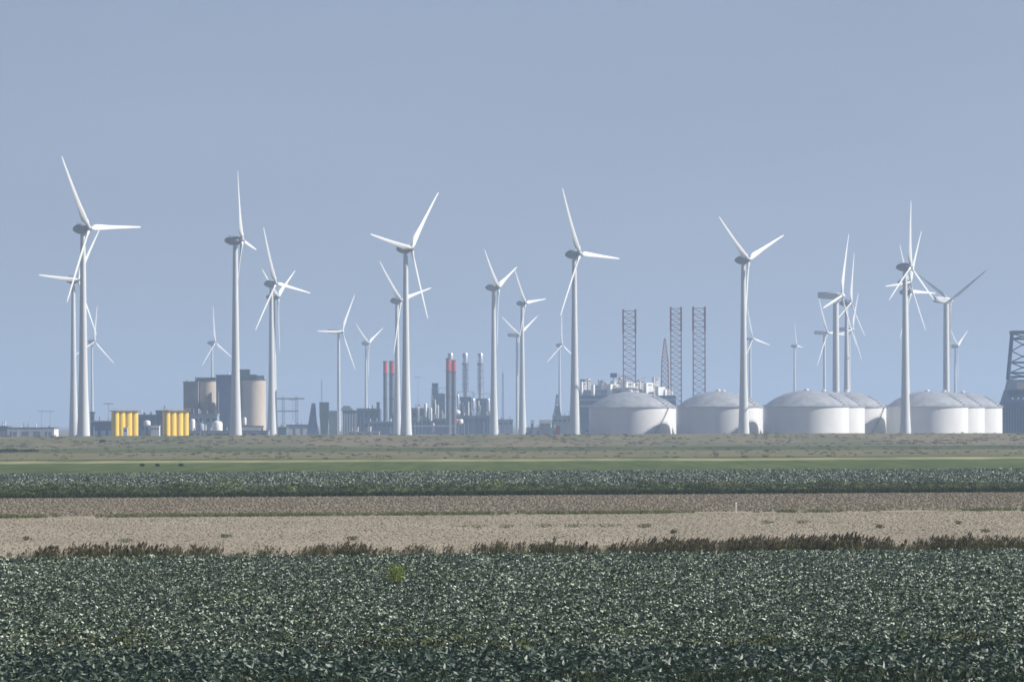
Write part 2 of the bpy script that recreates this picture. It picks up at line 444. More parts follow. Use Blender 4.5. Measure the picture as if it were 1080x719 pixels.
# weeds among the cabbages
wk = [weedclump(m_weed_b, .55, .7, 60, .09).build('weed_clump', m_weed_b, link=False) for _ in range(3)]
ds = rng.uniform(dd(692), dd(668), 900); xs = rng.uniform(-29, 29, 900)
kk = vnoise(xs, ds * .5, 3.2, 41) > .68; ds, xs = ds[kk], xs[kk]; n = len(ds); sc = rng.uniform(.5, 1.1, n)
scatter('crop_weeds', wk, np.stack([xs, ds + M_ * xs, np.zeros(n)], 1), rot_up(n), np.stack([sc, sc, sc], 1), rng.integers(0, 3, n), 'brownish weeds between the cabbages near the bottom of the photo', 'weeds')
ds = rng.uniform(dd(745), dd(721), 900); xs = rng.uniform(-24, 24, 900); n = 900; sc = rng.uniform(.5, 1.0, n)
scatter('bottom_weeds', dk, np.stack([xs, ds + M_ * xs, np.zeros(n)], 1), rot_up(n), np.stack([sc, sc, sc * .8], 1), rng.integers(0, 3, n), 'green leafy growth cut by the bottom edge of the photo', 'weeds')
# clods and stubble
def clod(mat):
    mb = MB(); n = 6; vs = []
    for j, (r, z) in enumerate(((.9, -.2), (1.0, .35), (.55, .8))):
        for k in range(n):
            a = 6.283 * k / n + j * .4; q = r * rnd.uniform(.75, 1.2)
            vs.append((q * math.cos(a), q * math.sin(a), z * rnd.uniform(.8, 1.2)))
    fs = [(j * n + k, j * n + (k + 1) % n, (j + 1) * n + (k + 1) % n, (j + 1) * n + k) for j in range(2) for k in range(n)]
    fs.append(tuple(2 * n + k for k in range(n)))
    return mb.add(vs, fs).build('soil_clod', mat, link=False)
cp = [clod(m_clod) for _ in range(3)] + [tuft(m_dry, .9, 9, .25, 2.0, .8)]
P_ = band_points(dd(Y['cab1']) + .5, dd(Y['pale']), .62, .42, 16, .22); n = len(P_)
sc = rng.uniform(.025, .065, n)
idx = np.where(rng.random(n) < .35, 3, rng.integers(0, 3, n)); sc = np.where(idx == 3, sc * 1.5, sc)
scatter('pale_clods', cp, P_, rot_up(n, .3), np.stack([sc * 1.3, sc * 1.3, sc * .7], 1), idx, 'clods and dry stubble on the pale soil field', 'soil clods')
cb = [clod(m_drkclod) for _ in range(4)]
P_ = band_points(dd(Y['gs']) + 1, dd(Y['brown']), 1.1, .6, 24, .35); n = len(P_)
sc = rng.uniform(.05, .14, n)
scatter('brown_clods', cb, P_, rot_up(n, .3), np.stack([sc * 1.2, sc * 1.2, sc], 1), rng.integers(0, 4, n), 'clods of brown soil on the darker ploughed field', 'soil clods')

# reeds between the cabbages and the pale field
m_reed = leaf_mat('reed_leaf', (.085, .088, .034), (.16, .155, .065), (.10, .12, .04), rough=.7, spec=.2, trans=.2)
m_plume = leaf_mat('reed_plume', (.09, .072, .040), (.17, .14, .085), rough=.9, spec=.1, trans=.1)
def reedclump(h, nst, plume=True):
    mb = MB(); mp = []
    for k in range(nst):
        bx, by = rnd.gauss(0, .25), rnd.gauss(0, .25); L_ = h * rnd.uniform(.55, 1.05); lx = rnd.uniform(-.05, .30) * L_; ly = rnd.uniform(-.12, .12) * L_
        top = (bx + lx, by + ly, L_)
        mb.bar((bx, by, 0), (bx + lx * .35, by + ly * .35, L_ * .55), .012, 3, .010); mb.bar((bx + lx * .35, by + ly * .35, L_ * .55), top, .010, 3, .006)
        for q in range(4):
            t = rnd.uniform(.12, .75); a = rnd.uniform(0, 6.28); l2 = rnd.uniform(.25, .5)
            p = Vector((bx + lx * t * .6, by + ly * t * .6, L_ * t)); e = p + Vector((math.cos(a) * l2 * .6, math.sin(a) * l2 * .6, l2 * rnd.uniform(.2, .9)))
            wv = Vector((-math.sin(a), math.cos(a), 0)) * .022
            mb.add([p - wv, p + wv, e + wv * .1, e - wv * .1], [(0, 1, 2, 3)])
        mp.append(top)
    m2 = MB()
    if plume:
        for tp in mp:
            if rnd.random() < .6:
                for q in range(7):
                    t = q / 7; c = Vector(tp) + Vector((.10 * t + rnd.uniform(-.02, .02), rnd.uniform(-.03, .03), .20 * t - .08))
                    s = .085 * (1 - .6 * t); u = Vector((rnd.uniform(-.4, .8), rnd.uniform(-.5, .5), 1)).normalized(); v = u.cross(Vector((rnd.uniform(-1, 1), 1, 0))).normalized()
                    m2.add([c - u * s * 1.3, c + v * s * .6, c + u * s * 1.3, c - v * s * .6], [(0, 1, 2, 3)])
    o = mb.build('reed_clump', m_reed, link=False)
    me = o.data; n0 = len(me.polygons)
    if m2.v:
        vv = [tuple(v.co) for v in me.vertices] + m2.v; ff = [tuple(p.vertices) for p in me.polygons] + [tuple(i + len(me.vertices) for i in f) for f in m2.f]
        me2 = bpy.data.meshes.new('reed_clump'); me2.from_pydata(vv, [], ff); me2.materials.append(m_reed); me2.materials.append(m_plume)
        for p in me2.polygons:
            if p.index >= n0: p.material_index = 1
        o.data = me2
    return o
reeds = [reedclump(1.0, 12) for _ in range(5)]
lows = [tuft(m_reed, .8, 30, .035, .8, .5) for _ in range(3)]
xs = rng.uniform(-54, 54, 2300)
ys = dd(Y['cab1']) + M_ * xs + rng.uniform(.3, 5.0, len(xs))
nz = vnoise(xs, ys * 0, 5.5, 9) * .55 + vnoise(xs, ys * 0, 1.3, 10) * .45
k = rng.random(len(xs)) < np.clip((nz - .05) * 1.6, .30, 1); xs, ys, nz = xs[k], ys[k], nz[k]
n = len(xs); sc = (.34 + .66 * np.clip(nz, 0, 1)) * rng.uniform(.45, 1.45, n)
scatter('reeds', reeds + lows, np.stack([xs, ys, np.zeros(n)], 1), rot_up(n, .06) * np.array([1, 1, .08]), np.stack([sc, sc, sc], 1),
        np.where(rng.random(n) < .35, rng.integers(5, 8, n), rng.integers(0, 5, n)), 'dark brown reeds lining the ditch beyond the near cabbages', 'reeds')

# single plants one can tell apart
def bush(x, y, w, h, mat, name, label, cat, group=None, n=420, ls=.08):
    d = dd(y)
    c = px(x, y, d)
    o = weedclump(mat, h, w, n, ls).build('foliage', mat)
    root = empty(name, (c.x, c.y, 0), 0, label, cat, group)
    o.parent = root
    st = MB()
    for q in range(7):
        a = rnd.uniform(0, 6.28); st.bar((0, 0, 0), (math.cos(a) * w * .25, math.sin(a) * w * .25, h * rnd.uniform(.5, .9)), .02, 4, .008)
    st.build('stem', m_weed, root)
    return root
m_must = leaf_mat('mustard_plant_leaf', (.24, .30, .045), (.32, .36, .07), rough=.6, spec=.3, trans=.3)
bush(417, 617, 1.15, 1.15, m_must, 'mustard_plant', 'round yellow green weed standing alone in the near cabbage field', 'plant', n=900, ls=.055)
bp = [(57, 521, 2.6, 1.1, 'low green bush nearest the left edge on the weed strip'), (187, 521, 3.2, 1.5, 'broad green bush left of the pale bush on the weed strip'),
      (240, 520, 4.6, 2.0, 'largest pale yellow green bush on the weed strip left of centre'), (519, 519.5, 3.6, 1.6, 'pale bush on the weed strip below the central steel stacks'),
      (599, 519.5, 3.0, 1.2, 'small green bush on the weed strip below the third tall turbine'), (680, 519, 3.4, 1.4, 'green bush on the weed strip below the first tank'),
      (746, 518.6, 2.6, 1.2, 'small bush on the weed strip just left of the tall turbine between tanks'), (873, 518, 3.4, 1.5, 'green bush on the weed strip below the grouped tanks')]
for i, (x, y, w, h, lb) in enumerate(bp):
    bush(x, y, w, h, m_weed_y if i in (2, 3) else m_weed, 'bush', lb, 'bush', 'bushes on the weed strip', 420, .16)
tf = [(28, 568), (132, 571), (238, 566), (372, 569), (502, 556.5), (535, 556.5), (575, 556), (606, 556), (640, 556), (681, 556.5), (809, 553), (847, 553), (928, 558), (1010, 554), (1040, 563), (710, 563)]
wh = ['nearest the left edge', 'second from the left', 'third from the left', 'below the fourth main turbine', 'below the first pair of central towers', 'below the pair of central towers',
      'left of a wider pair near the centre', 'below the third tall turbine', 'right of the third tall turbine', 'below the first tank', 'right of the white post', 'second to the right of the white post',
      'below the grouped tanks', 'below the right tank group', 'nearest the right edge', 'just left of the white post near the reeds']
for i, (x, y) in enumerate(tf):
    w = rnd.uniform(1.0, 2.2) * (1.4 if 4 <= i <= 9 else .7)
    bush(x, y, w, .3, m_grass if i % 3 else m_reed, 'weed_tuft', 'low weed tuft on the pale soil, ' + wh[i], 'weed tuft', 'weed tufts on the pale field', 90, .09)
for x, y, w, h, lb in ((150, 490.5, 1.1, .55, 'left one of three small dark bushes on the far meadow'), (166, 490.5, .9, .5, 'middle one of three small dark bushes on the far meadow'), (191, 490.4, 1.2, .5, 'right one of three small dark bushes on the far meadow')):
    bush(x, y, w, h, m_weed_d, 'bush', lb, 'bush', 'dark bushes on the far meadow', 220, .16)
for x, y, w, h, lb in ((8, 475, 9, .9, 'dark scrub at the dike foot at the left edge'), (30, 474.8, 7, .6, 'dark scrub at the dike foot left of the tall left turbine'), (108, 464.5, 2.6, 1.0, 'dark bush on the dike right of the tall left turbine')):
    o = bush(x, y, w, h, m_weed_d, 'bush', lb, 'bush', 'dark scrub along the dike', 500, .4)
    if y < 466:
        dx = 1650; o.location = (X(x, dx), dx, 1.6)
# marker post
d = dd(541.5)
pp = px(776, 541.5, d)
root = empty('marker_post', (pp.x, pp.y, 0), 0, 'thin white marker post at the edge of the brown field', 'post')
w_post = paint('white_post', (.8, .8, .78), .4)
MB().lathe([(.06, 0), (.06, .95)], 10).build('post', w_post, root, True)
MB().lathe([(.085, .952), (.085, 1.03), (.03, 1.08)], 10).build('cap', w_post, root, True)

# ------------------------------------------------------------------ wind turbines
m_tower = paint('tower_paint', (.64, .66, .66), .42, 0, .07, .25, (1, 1, .12))
m_blade = paint('blade_paint', (.74, .75, .74), .4, 0, .03, .3, (1, 1, .3))
m_nac = paint('shaded_nacelle_paint', (.34, .36, .39), .4, 0, .08, .4, (1, 1, 1))  # light grey nacelle and spinner darkened: their shade is put into the colour
m_dark = paint('dark_steel', (.06, .065, .07), .5)
def blade_mesh(kind):
    mb = MB(); n = 12; Rb = 38.0
    st = [(0.9, 1.0, 1.0, 0), (2.2, 1.05, 1.0, 0)]
    if kind == 'egg':
        st += [(3.4, 2.4, .5, 28), (5.0, 3.3, .36, 26), (7.0, 3.5, .30, 22), (10, 3.0, .27, 17), (15, 2.35, .24, 11), (22, 1.8, .21, 6), (29, 1.4, .18, 3), (34.5, 1.0, .17, 1), (37.3, .72, .16, 0), (38.0, .25, .16, 0)]
        c0 = 1.7
    else:
        st += [(4, 1.5, .8, 20), (7, 2.8, .42, 17), (9, 3.1, .32, 14), (13, 2.8, .27, 10), (19, 2.2, .23, 6), (26, 1.65, .2, 3), (33, 1.15, .18, 1), (37, .7, .16, 0), (38, .15, .16, 0)]
        c0 = 1.6
    vs = []
    for i, (z, ch, th, tw) in enumerate(st):
        if i < 2: ch = c0
        t = -R(tw + 4)
        pb = -.35 * (z / Rb) ** 2 * 2.0           # prebend into the wind
        for k in range(n):
            a = 2 * math.pi * k / n
            x = math.cos(a) * .5; y = math.sin(a) * .5 * th
            if i > 2: y *= (.55 + .45 * (x + .5) / 1) ; x -= .18
            x *= ch; y *= ch
            x *= (.86 if i > 2 else 1)
            vs.append((x * math.cos(t) - y * math.sin(t), x * math.sin(t) + y * math.cos(t) + pb, z))
    fs = []
    for j in range(len(st) - 1):
        for k in range(n):
            k2 = (k + 1) % n; fs.append((j * n + k, j * n + k2, (j + 1) * n + k2, (j + 1) * n + k))
    fs.append(tuple(range(n))[::-1]); fs.append(tuple((len(st) - 1) * n + k for k in range(n)))
    me = mb.add(vs, fs).build('blade', m_blade, smooth=True, link=False).data
    return me
BL = {'egg': blade_mesh('egg'), 'box': blade_mesh('box')}
def sp(a, b, k):   # egg profile helper
    return a + (b - a) * k
def mk(mesh, name, parent, loc=(0, 0, 0), rot=(0, 0, 0), scale=(1, 1, 1)):
    o = bpy.data.objects.new(name, mesh); COL.objects.link(o); o.parent = parent; o.location = loc; o.rotation_euler = rot; o.scale = scale
    return o
# shared meshes (unit hub height 98 for the tower, scaled in z only)
def data(mb, name, mat, smooth=True): return mb.build(name, mat, None, smooth, False).data
tw_e = MB(); pr = []
for k in range(25):
    t = k / 24; z = 97 * t
    r = 1.12 + 1.15 * (1 - t) + .95 * (1 - t) ** 5
    pr.append((r, z))
tw_e.lathe(pr, 28); TW_E = data(tw_e, 'tower', m_tower)
TW_B = data(MB().lathe([(2.25, 0), (2.2, 20), (2.1, 45), (1.95, 70), (1.75, 97)], 28), 'tower', m_tower)
ov_e = 3.6
egg = [(.2, 4.9), (.8, 4.75), (1.35, 4.3), (1.6, 3.6), (1.75, 2.4)]                 # spinner, towards the wind
eggb = [(1.9, 2.2), (2.25, 1.6), (2.55, .6), (2.6, -.6), (2.35, -2.2), (1.8, -3.8), (1.1, -5.0), (.5, -5.5), (.1, -5.6)]
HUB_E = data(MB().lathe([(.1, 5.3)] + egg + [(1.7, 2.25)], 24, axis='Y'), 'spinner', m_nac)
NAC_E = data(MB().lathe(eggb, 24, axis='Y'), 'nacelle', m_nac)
HUB_B = data(MB().lathe([(.1, 5.6), (.9, 5.3), (1.45, 4.6), (1.6, 3.6), (1.6, 2.6)], 20, axis='Y'), 'spinner', m_blade)
nb = MB()
sec = [(-10.4, 1.5, .9, 2.0), (-9.8, 1.8, 1.3, 2.3), (-4, 1.9, 1.8, 2.2), (-1, 1.85, 1.7, 1.95), (1.8, 1.8, 1.7, 1.9), (2.5, 1.4, 1.4, 1.5)]
vs = []
for y, w, zb, zt in sec:
    y = -y
    c = .45
    vs += [(-w + c, y, -zb), (w - c, y, -zb), (w, y, -zb + c), (w, y, zt - c), (w - c, y, zt), (-w + c, y, zt), (-w, y, zt - c), (-w, y, -zb + c)]
fs = [(j * 8 + k, j * 8 + (k + 1) % 8, (j + 1) * 8 + (k + 1) % 8, (j + 1) * 8 + k) for j in range(5) for k in range(8)] + [tuple(range(8)), tuple(40 + k for k in range(8))[::-1]]
NAC_B = data(MB().add(vs, fs), 'nacelle', m_tower)
DOOR = data(MB().box(-.5, .5, -.06, .06, 0, 2.2), 'door', m_dark, False)
VANE = data(MB().bar((0, 0, 0), (0, 0, 1.6), .05).bar((-.35, 0, 1.5), (.35, 0, 1.5), .05), 'wind_vane', m_dark, False)
ts = [  # hub x, y, blade length px, theta0, squash s, kind, away, distance override, label
 (94, 241, 88, -33, .53, 'egg', 0, 1867, 'tallest wind turbine, at the far left, with one blade level to the right'),
 (82, 295, 65, -87, .55, 'egg', 0, 2520, 'turbine close behind the tallest left one, blade pointing level left'),
 (255.5, 253.5, 79, -25, .11, 'egg', 0, 1973, 'tall turbine in front of the silos, rotor seen almost edge on'),
 (291, 299, 63, -22, .53, 'egg', 0, 2586, 'turbine right of the silos with its upper blade leaning left'),
 (293.5, 313, 57, -61, .30, 'egg', 0, 2835, 'turbine hidden directly behind the one right of the silos, its nacelle just below'),
 (99.7, 360.5, 38, 6, .57, 'egg', 0, 4400, 'small distant turbine right of the tallest left turbine'),
 (227, 361.5, 39, -8, .40, 'egg', 0, 4500, 'small distant turbine rising behind the left silo'),
 (360.7, 349.7, 46, 30, .54, 'box', 0, 3400, 'slender turbine left of the power station with one blade level left'),
 (389, 362, 37, -57, .42, 'egg', 0, 4450, 'small distant turbine behind the power station with a Y shaped rotor'),
 (434, 262, 79, 39, .54, 'egg', 0, 2080, 'tall turbine left of centre between the two pairs of red topped chimneys'),
 (423, 317, 57, -45, .55, 'egg', 0, 2830, 'turbine half hidden behind the tall one between the chimney pairs'),
 (526, 303, 62, -52, .32, 'egg', 0, 2640, 'turbine just right of the steel stacks with a Y shaped rotor'),
 (554.5, 319.8, 46, -37, .46, 'egg', 0, 3000, 'turbine with a shaded right blade, second right of the steel stacks'),
 (548.4, 353.5, 40, -62, .55, 'box', 0, 3900, 'small turbine seen between the two turbines right of the steel stacks'),
 (592.8, 364, 34, -2, .57, 'egg', 0, 4600, 'small faint turbine just left of the tall central turbine'),
 (611.8, 268, 77, -28, .55, 'egg', 0, 2150, 'tall central turbine left of the first tank, one blade level right'),
 (789.6, 274, 72, -53, .60, 'egg', 0, 2150, 'tall turbine in front of the second tank with a Y shaped rotor'),
 (794, 357.3, 36, -20, .55, 'box', 0, 4300, 'small distant turbine just right of the tall one at the second tank'),
 (840.5, 364.8, 28, -28, .27, 'egg', 0, 4600, 'smallest turbine, standing alone behind the left end of the third tank group'),
 (872.8, 351, 42, -27, .58, 'box', 0, 3800, 'turbine left behind the thick tower over the third tank group'),
 (887.8, 312, 70, 18, .38, 'box', 0, 2420, 'thick towered turbine with box nacelle over the third tank group'),
 (897.6, 319.5, 54, 9, .40, 'egg', 0, 2800, 'turbine just right of the thick towered one, blades splayed downwards'),
 (899, 347.5, 42, 22, .45, 'box', 0, 3700, 'lower turbine behind the pair over the third tank group'),
 (960.5, 281.5, 70, -1, .48, 'egg', 0, 2170, 'tall turbine in front of the right tank group with one blade straight up'),
 (960, 298, 61, 25, .52, 'egg', 0, 2620, 'turbine directly behind the tall right one with a level left blade'),
 (961, 308, 57, -30, .53, 'egg', 0, 2773, 'lowest of three lined up turbines at the right tank group'),
 (1002, 317, 62, -60, .62, 'box', 1, 2600, 'turbine turned away with white box nacelle over the right tank group'),
 (1010.6, 365, 36, -58, .40, 'egg', 0, 4500, 'small distant turbine right of the one turned away'),
]
for hx, hy, Lp, th, s, kind, away, d, lb in ts:
    psi = math.acos(s)
    if away: psi = math.pi - psi
    k = d / F
    hub = px(hx, hy, d)
    Hh = hub.z
    sc = Lp * k / 38.0
    ns = max(.75, min(1.15, sc))                                # nacelle size follows the rotor
    ax = Vector((math.sin(psi), -math.cos(psi), 0))
    base = Vector((hub.x, hub.y, 0)) - ax * (ov_e * ns)
    root = empty('wind_turbine', (base.x, base.y, 0), psi, lb, 'wind turbine', 'wind turbines')
    wide = 1.0 if kind == 'egg' else (.62 if sc < 1.05 and d > 3000 else .95)
    if kind == 'egg' and d > 4000: wide = .8
    mk(TW_E if kind == 'egg' else TW_B, 'tower', root, (0, 0, 0), (0, 0, 0), (wide, wide, (Hh - 1.9 * ns) / 97))
    tower = root.children[-1] if root.children else None
    mk(DOOR, 'door', root, (0, -3.2 * wide if kind == 'egg' else -2.3 * wide, .4))
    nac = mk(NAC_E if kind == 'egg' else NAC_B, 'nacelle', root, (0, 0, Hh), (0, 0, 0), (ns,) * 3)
    if kind == 'box' : pass
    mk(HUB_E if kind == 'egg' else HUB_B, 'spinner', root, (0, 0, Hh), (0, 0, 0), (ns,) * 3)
    mk(VANE, 'wind_vane', nac, (0, 3.0, 1.9 if kind == 'egg' else 1.85))
    for q in range(3):
        mk(BL[kind], 'blade', root, (0, -ov_e * ns, Hh), (0, R(th + 120 * q), 0), (sc * (1.0), sc, sc))
# nacelle of box type is modelled towards -y: flip so the long end trails behind the tower

# ------------------------------------------------------------------ storage tanks
m_tank = paint('tank_paint', (.74, .74, .73), .4, 0, .05, .12, (1, 1, .3))
m_roof = paint('tank_roof_aluminium', (.50, .52, .54), .38, .4, .16, .25, (1, 1, 1))
m_rail = paint('galvanised_steel', (.45, .47, .48), .4, .5)
def tank_parts(Rm=22.0, H=17.4, D=8.8):
    a = {}
    a['wall'] = data(MB().lathe([(Rm, 0), (Rm, H)], 72), 'wall', m_tank)
    pr = []
    Rs = (Rm * Rm + D * D) / (2 * D)
    for k in range(10):
        r = (Rm + .5) * (1 - k / 9.3)
        z = H + .25 + (math.sqrt(Rs * Rs - min(r, Rm) ** 2) - (Rs - D))
        pr.append((r, z))
    a['roof'] = data(MB().lathe([(Rm + .5, H + .02)] + pr, 72), 'roof', m_roof)
    mb = MB()
    for k in range(72):
        t0, t1 = 2 * math.pi * k / 72, 2 * math.pi * (k + 1) / 72; rr = Rm + .35
        p0 = (rr * math.cos(t0), rr * math.sin(t0)); p1 = (rr * math.cos(t1), rr * math.sin(t1))
        mb.bar((*p0, H + .1), (*p0, H + 1.3), .05); mb.bar((*p0, H + 1.3), (*p1, H + 1.3), .05); mb.bar((*p0, H + .7), (*p1, H + .7), .04)
    a['railing'] = data(mb, 'railing', m_rail, False)
    mb = MB()      # spiral stair on the lit side, rising to the right rear
    n = 34
    for k in range(n):
        t = -R(62) + R(34) * k / n; t2 = -R(62) + R(34) * (k + 1) / n; z = H * k / n; z2 = H * (k + 1) / n
        r0, r1 = Rm + .06, Rm + .75
        mb.add([(r0 * math.cos(t), r0 * math.sin(t), z + .3), (r1 * math.cos(t), r1 * math.sin(t), z + .3), (r1 * math.cos(t2), r1 * math.sin(t2), z2 + .25), (r0 * math.cos(t2), r0 * math.sin(t2), z2 + .25),
                (r0 * math.cos(t), r0 * math.sin(t), z), (r1 * math.cos(t), r1 * math.sin(t), z), (r1 * math.cos(t2), r1 * math.sin(t2), z2), (r0 * math.cos(t2), r0 * math.sin(t2), z2)],
               [(0, 1, 2, 3), (4, 7, 6, 5), (0, 4, 5, 1), (2, 6, 7, 3), (1, 5, 6, 2)])
        mb.bar((r1 * math.cos(t), r1 * math.sin(t), z + .3), (r1 * math.cos(t), r1 * math.sin(t), z + 1.4), .04)
        mb.bar((r1 * math.cos(t), r1 * math.sin(t), z + 1.4), (r1 * math.cos(t2), r1 * math.sin(t2), z2 + 1.4), .05)
    a['stair'] = data(mb, 'stair', m_rail, False)
    mb = MB()      # roof gangway and manholes
    t = -R(30)
    for k in range(6):
        r = Rm - 1 - k * 1.5; z = H + .35 + math.sqrt(Rs * Rs - r * r) - (Rs - D)
        mb.box(r * math.cos(t) - .8, r * math.cos(t) + .8, r * math.sin(t) - .8, r * math.sin(t) + .8, z - .2, z + .5)
        mb.bar((r * math.cos(t) + .9, r * math.sin(t) - .9, z), (r * math.cos(t) + .9, r * math.sin(t) - .9, z + 1.5), .07)
    mb.lathe([(1.2, H + D), (1.2, H + D + 1.0), (.4, H + D + 1.3)], 14)
    a['roof_fittings'] = data(mb, 'roof_fittings', m_tank, False)
    return a
TP = tank_parts()
def tank(cx, d, rp_, lb, stair):
    root = empty('storage_tank', (X(cx, d), d, 0), 0 if stair else R(150), lb, 'storage tank', 'domed storage tanks')
    k = rp_ * d / F / 22.0
    for nm in ('wall', 'roof', 'railing', 'stair', 'roof_fittings'):
        mk(TP[nm], nm, root, (0, 0, 0), (0, 0, 0 if nm != 'roof_fittings' or stair else R(-150)), (k, k, 1))
    return root
tk = [(665, 2290, 43.8, 'front white tank of the left pair, beside the tall central turbine', 1), (671.5, 2345, 41.6, 'rear tank of the left pair, showing as a rim at its right', 0),
      (757.5, 2260, 43.8, 'front white tank of the second pair, behind a tall turbine', 0), (763, 2315, 41.5, 'rear tank of the second pair, showing as a rim at its right', 0),
      (850.5, 2230, 45, 'front white tank of the third group, widest of all', 0), (869, 2290, 43, 'middle tank of the third group, half hidden', 0), (893, 2345, 42, 'rear right tank of the third group', 1),
      (978, 2315, 43, 'front white tank of the rightmost group, behind the lined up turbines', 0), (996, 2370, 42.5, 'middle tank of the rightmost group', 0), (1015.5, 2425, 41.5, 'rear right tank of the rightmost group, beside the blue tower', 0)]
for a in tk: tank(*a)

# ------------------------------------------------------------------ industry behind the dike
m_blue = paint('hazed_blue_cladding', (.085, .13, .23), .6)  # blue lightened a little so the colour carries part of the distance haze
m_blue2 = paint('blue_panel', (.12, .17, .29), .6)
m_navy = paint('navy_steel', (.035, .075, .17), .55)
m_bluel = paint('light_blue_cladding', (.28, .34, .42), .6)
m_grey = paint('grey_cladding', (.25, .27, .30), .6)
m_greyd = paint('dark_roofing', (.09, .10, .12), .7)
m_white = paint('white_cladding', (.84, .84, .82), .5)
m_conc = paint('pale_concrete', (.52, .45, .37), .8, 0, .10, .12, (1, 1, .4))
m_concg = paint('grey_concrete', (.30, .30, .30), .8, 0, .15, .12, (1, 1, .4))
m_green = paint('green_cladding', (.10, .16, .17), .6)
m_yel = paint('yellow_paint', (.88, .62, .05), .4, 0, .05, .3)
m_red = paint('red_paint', (.55, .06, .04), .5, 0, .12, .3)
m_steel = paint('bright_steel', (.62, .65, .68), .3, .7, .1, .3)
m_stack = paint('stack_steel', (.12, .13, .17), .5)
m_rust = paint('rust_brown', (.22, .12, .07), .7)
m_glass = paint('window_glass', (.04, .05, .06), .1)
m_redlat = paint('red_lattice_paint', (.30, .05, .045), .5)
m_gap = m_dark

def part_box(name, x0, x1, yt, d, dep, mat, parent, yb=None, o=None, dy=0):
    """box between two sides and a top seen at distance d, parent at (ox, od)"""
    ox, od = o
    z1 = Z((x0 + x1) / 2, yt, d); z0 = 0 if yb is None else Z((x0 + x1) / 2, yb, d)
    return MB().box(X(x0, d) - ox, X(x1, d) - ox, d - od + dy, d - od + dep + dy, z0, z1).build(name, mat, parent)
def building(name, x0, x1, yt, d, dep, mat, lb, cat='building', roof=None, roofm=None, doors=0, wins=0, group=None, wmat=None, roofh=1.2, pitched=False):
    ox, od = X((x0 + x1) / 2, d), d
    root = empty(name, (ox, od, 0), 0, lb, cat, group)
    w = X(x1, d) - X(x0, d); H = Z((x0 + x1) / 2, yt, d)
    hw = H - roofh
    MB().box(-w / 2, w / 2, 0, dep, 0, hw).build('wall', mat, root)
    if pitched:
        MB().add([(-w / 2 - .4, -.4, hw), (w / 2 + .4, -.4, hw), (w / 2 + .4, dep + .4, hw), (-w / 2 - .4, dep + .4, hw), (-w / 2 - .4, dep / 2, H), (w / 2 + .4, dep / 2, H)],
                 [(0, 1, 5, 4), (2, 3, 4, 5), (0, 4, 3), (1, 2, 5), (0, 3, 2, 1)]).build('roof', roofm or m_greyd, root)
    else:
        MB().box(-w / 2 - .25, w / 2 + .25, -.25, dep + .25, hw + .003, H).build('roof', roofm or m_greyd, root)
    for k in range(doors):
        c = -w / 2 + w * (k + .5) / doors; ww = min(4.5, w / doors * .6); hh = min(hw * .7, 5)
        MB().box(c - ww / 2, c + ww / 2, -.12, -.003, 0, hh).build('door', wmat or m_blue, root)
    for k in range(wins):
        c = -w / 2 + w * (k + .5) / wins; ww = w / wins * .55
        MB().box(c - ww / 2, c + ww / 2, -.1, -.003, hw * .72, hw * .86).build('window', m_glass, root)
    r2 = random.Random(int(x0 * 10))
    if cat == 'building' and w > 6:
        for q in range(min(7, 1 + int(w / 5))):
            c = r2.uniform(-w * .45, w * .45); rr = r2.uniform(.25, .7); hh = r2.uniform(.8, 3.6)
            MB().lathe([(rr, H - .3), (rr, H + hh)], 10, c=(c, r2.uniform(1, dep * .6), 0)).build('vent', r2.choice([m_white, m_steel, m_grey]), root, True)
        for q in range(int(w / 9)):
            c = r2.uniform(-w * .42, w * .42)
            MB().bar((c, -.5, 0), (c, -.5, hw * r2.uniform(.6, 1.0)), .22, 6).build('downpipe', m_rail, root)
    return root, ox, od, w, H

# far left
building('warehouse', 8, 57, 450.6, 2600, 26, m_white, 'long low white warehouse with dark roof at the left edge', roofh=.9, doors=4, wmat=m_grey)
building('shed', -14, 7.5, 449, 2650, 22, m_blue, 'dark blue shed at the left edge beside the white warehouse', doors=2, wmat=m_grey)
building('warehouse', 96.5, 121, 443.4, 2500, 30, m_blue, 'long blue grey warehouse with pale roof right of the tallest turbine', roofm=m_conc, roofh=.7, doors=3, wmat=m_bluel)
building('pump_house', 95.2, 99, 434, 2900, 8, m_green, 'narrow dark green block behind the blue grey warehouse', wins=1)
def mast(x, yt, d, lb, heads=True, w=.25):
    root = empty('floodlight_mast', (X(x, d), d, 0), 0, lb, 'light mast', 'floodlight masts')
    H = Z(x, yt, d)
    MB().lathe([(w * 1.3, 0), (w * .7, H)], 8).build('pole', m_rail, root, True)
    MB().box(-3.5, 3.5, -.3, .3, H, H + .6).build('lamp_bar', m_rail, root)
mast(44, 434, 3600, 'faint floodlight mast above the white warehouse, left one'); mast(53, 434, 3600, 'faint floodlight mast above the white warehouse, right one')
mast(114.6, 426, 2900, 'floodlight mast left of the left yellow cylinders'); mast(412, 405, 3900, 'faint floodlight mast beside the left red topped chimneys')
mast(309, 422, 3700, 'faint floodlight mast right of the silos'); mast(441, 398, 4200, 'faint floodlight mast left of the steel stacks')

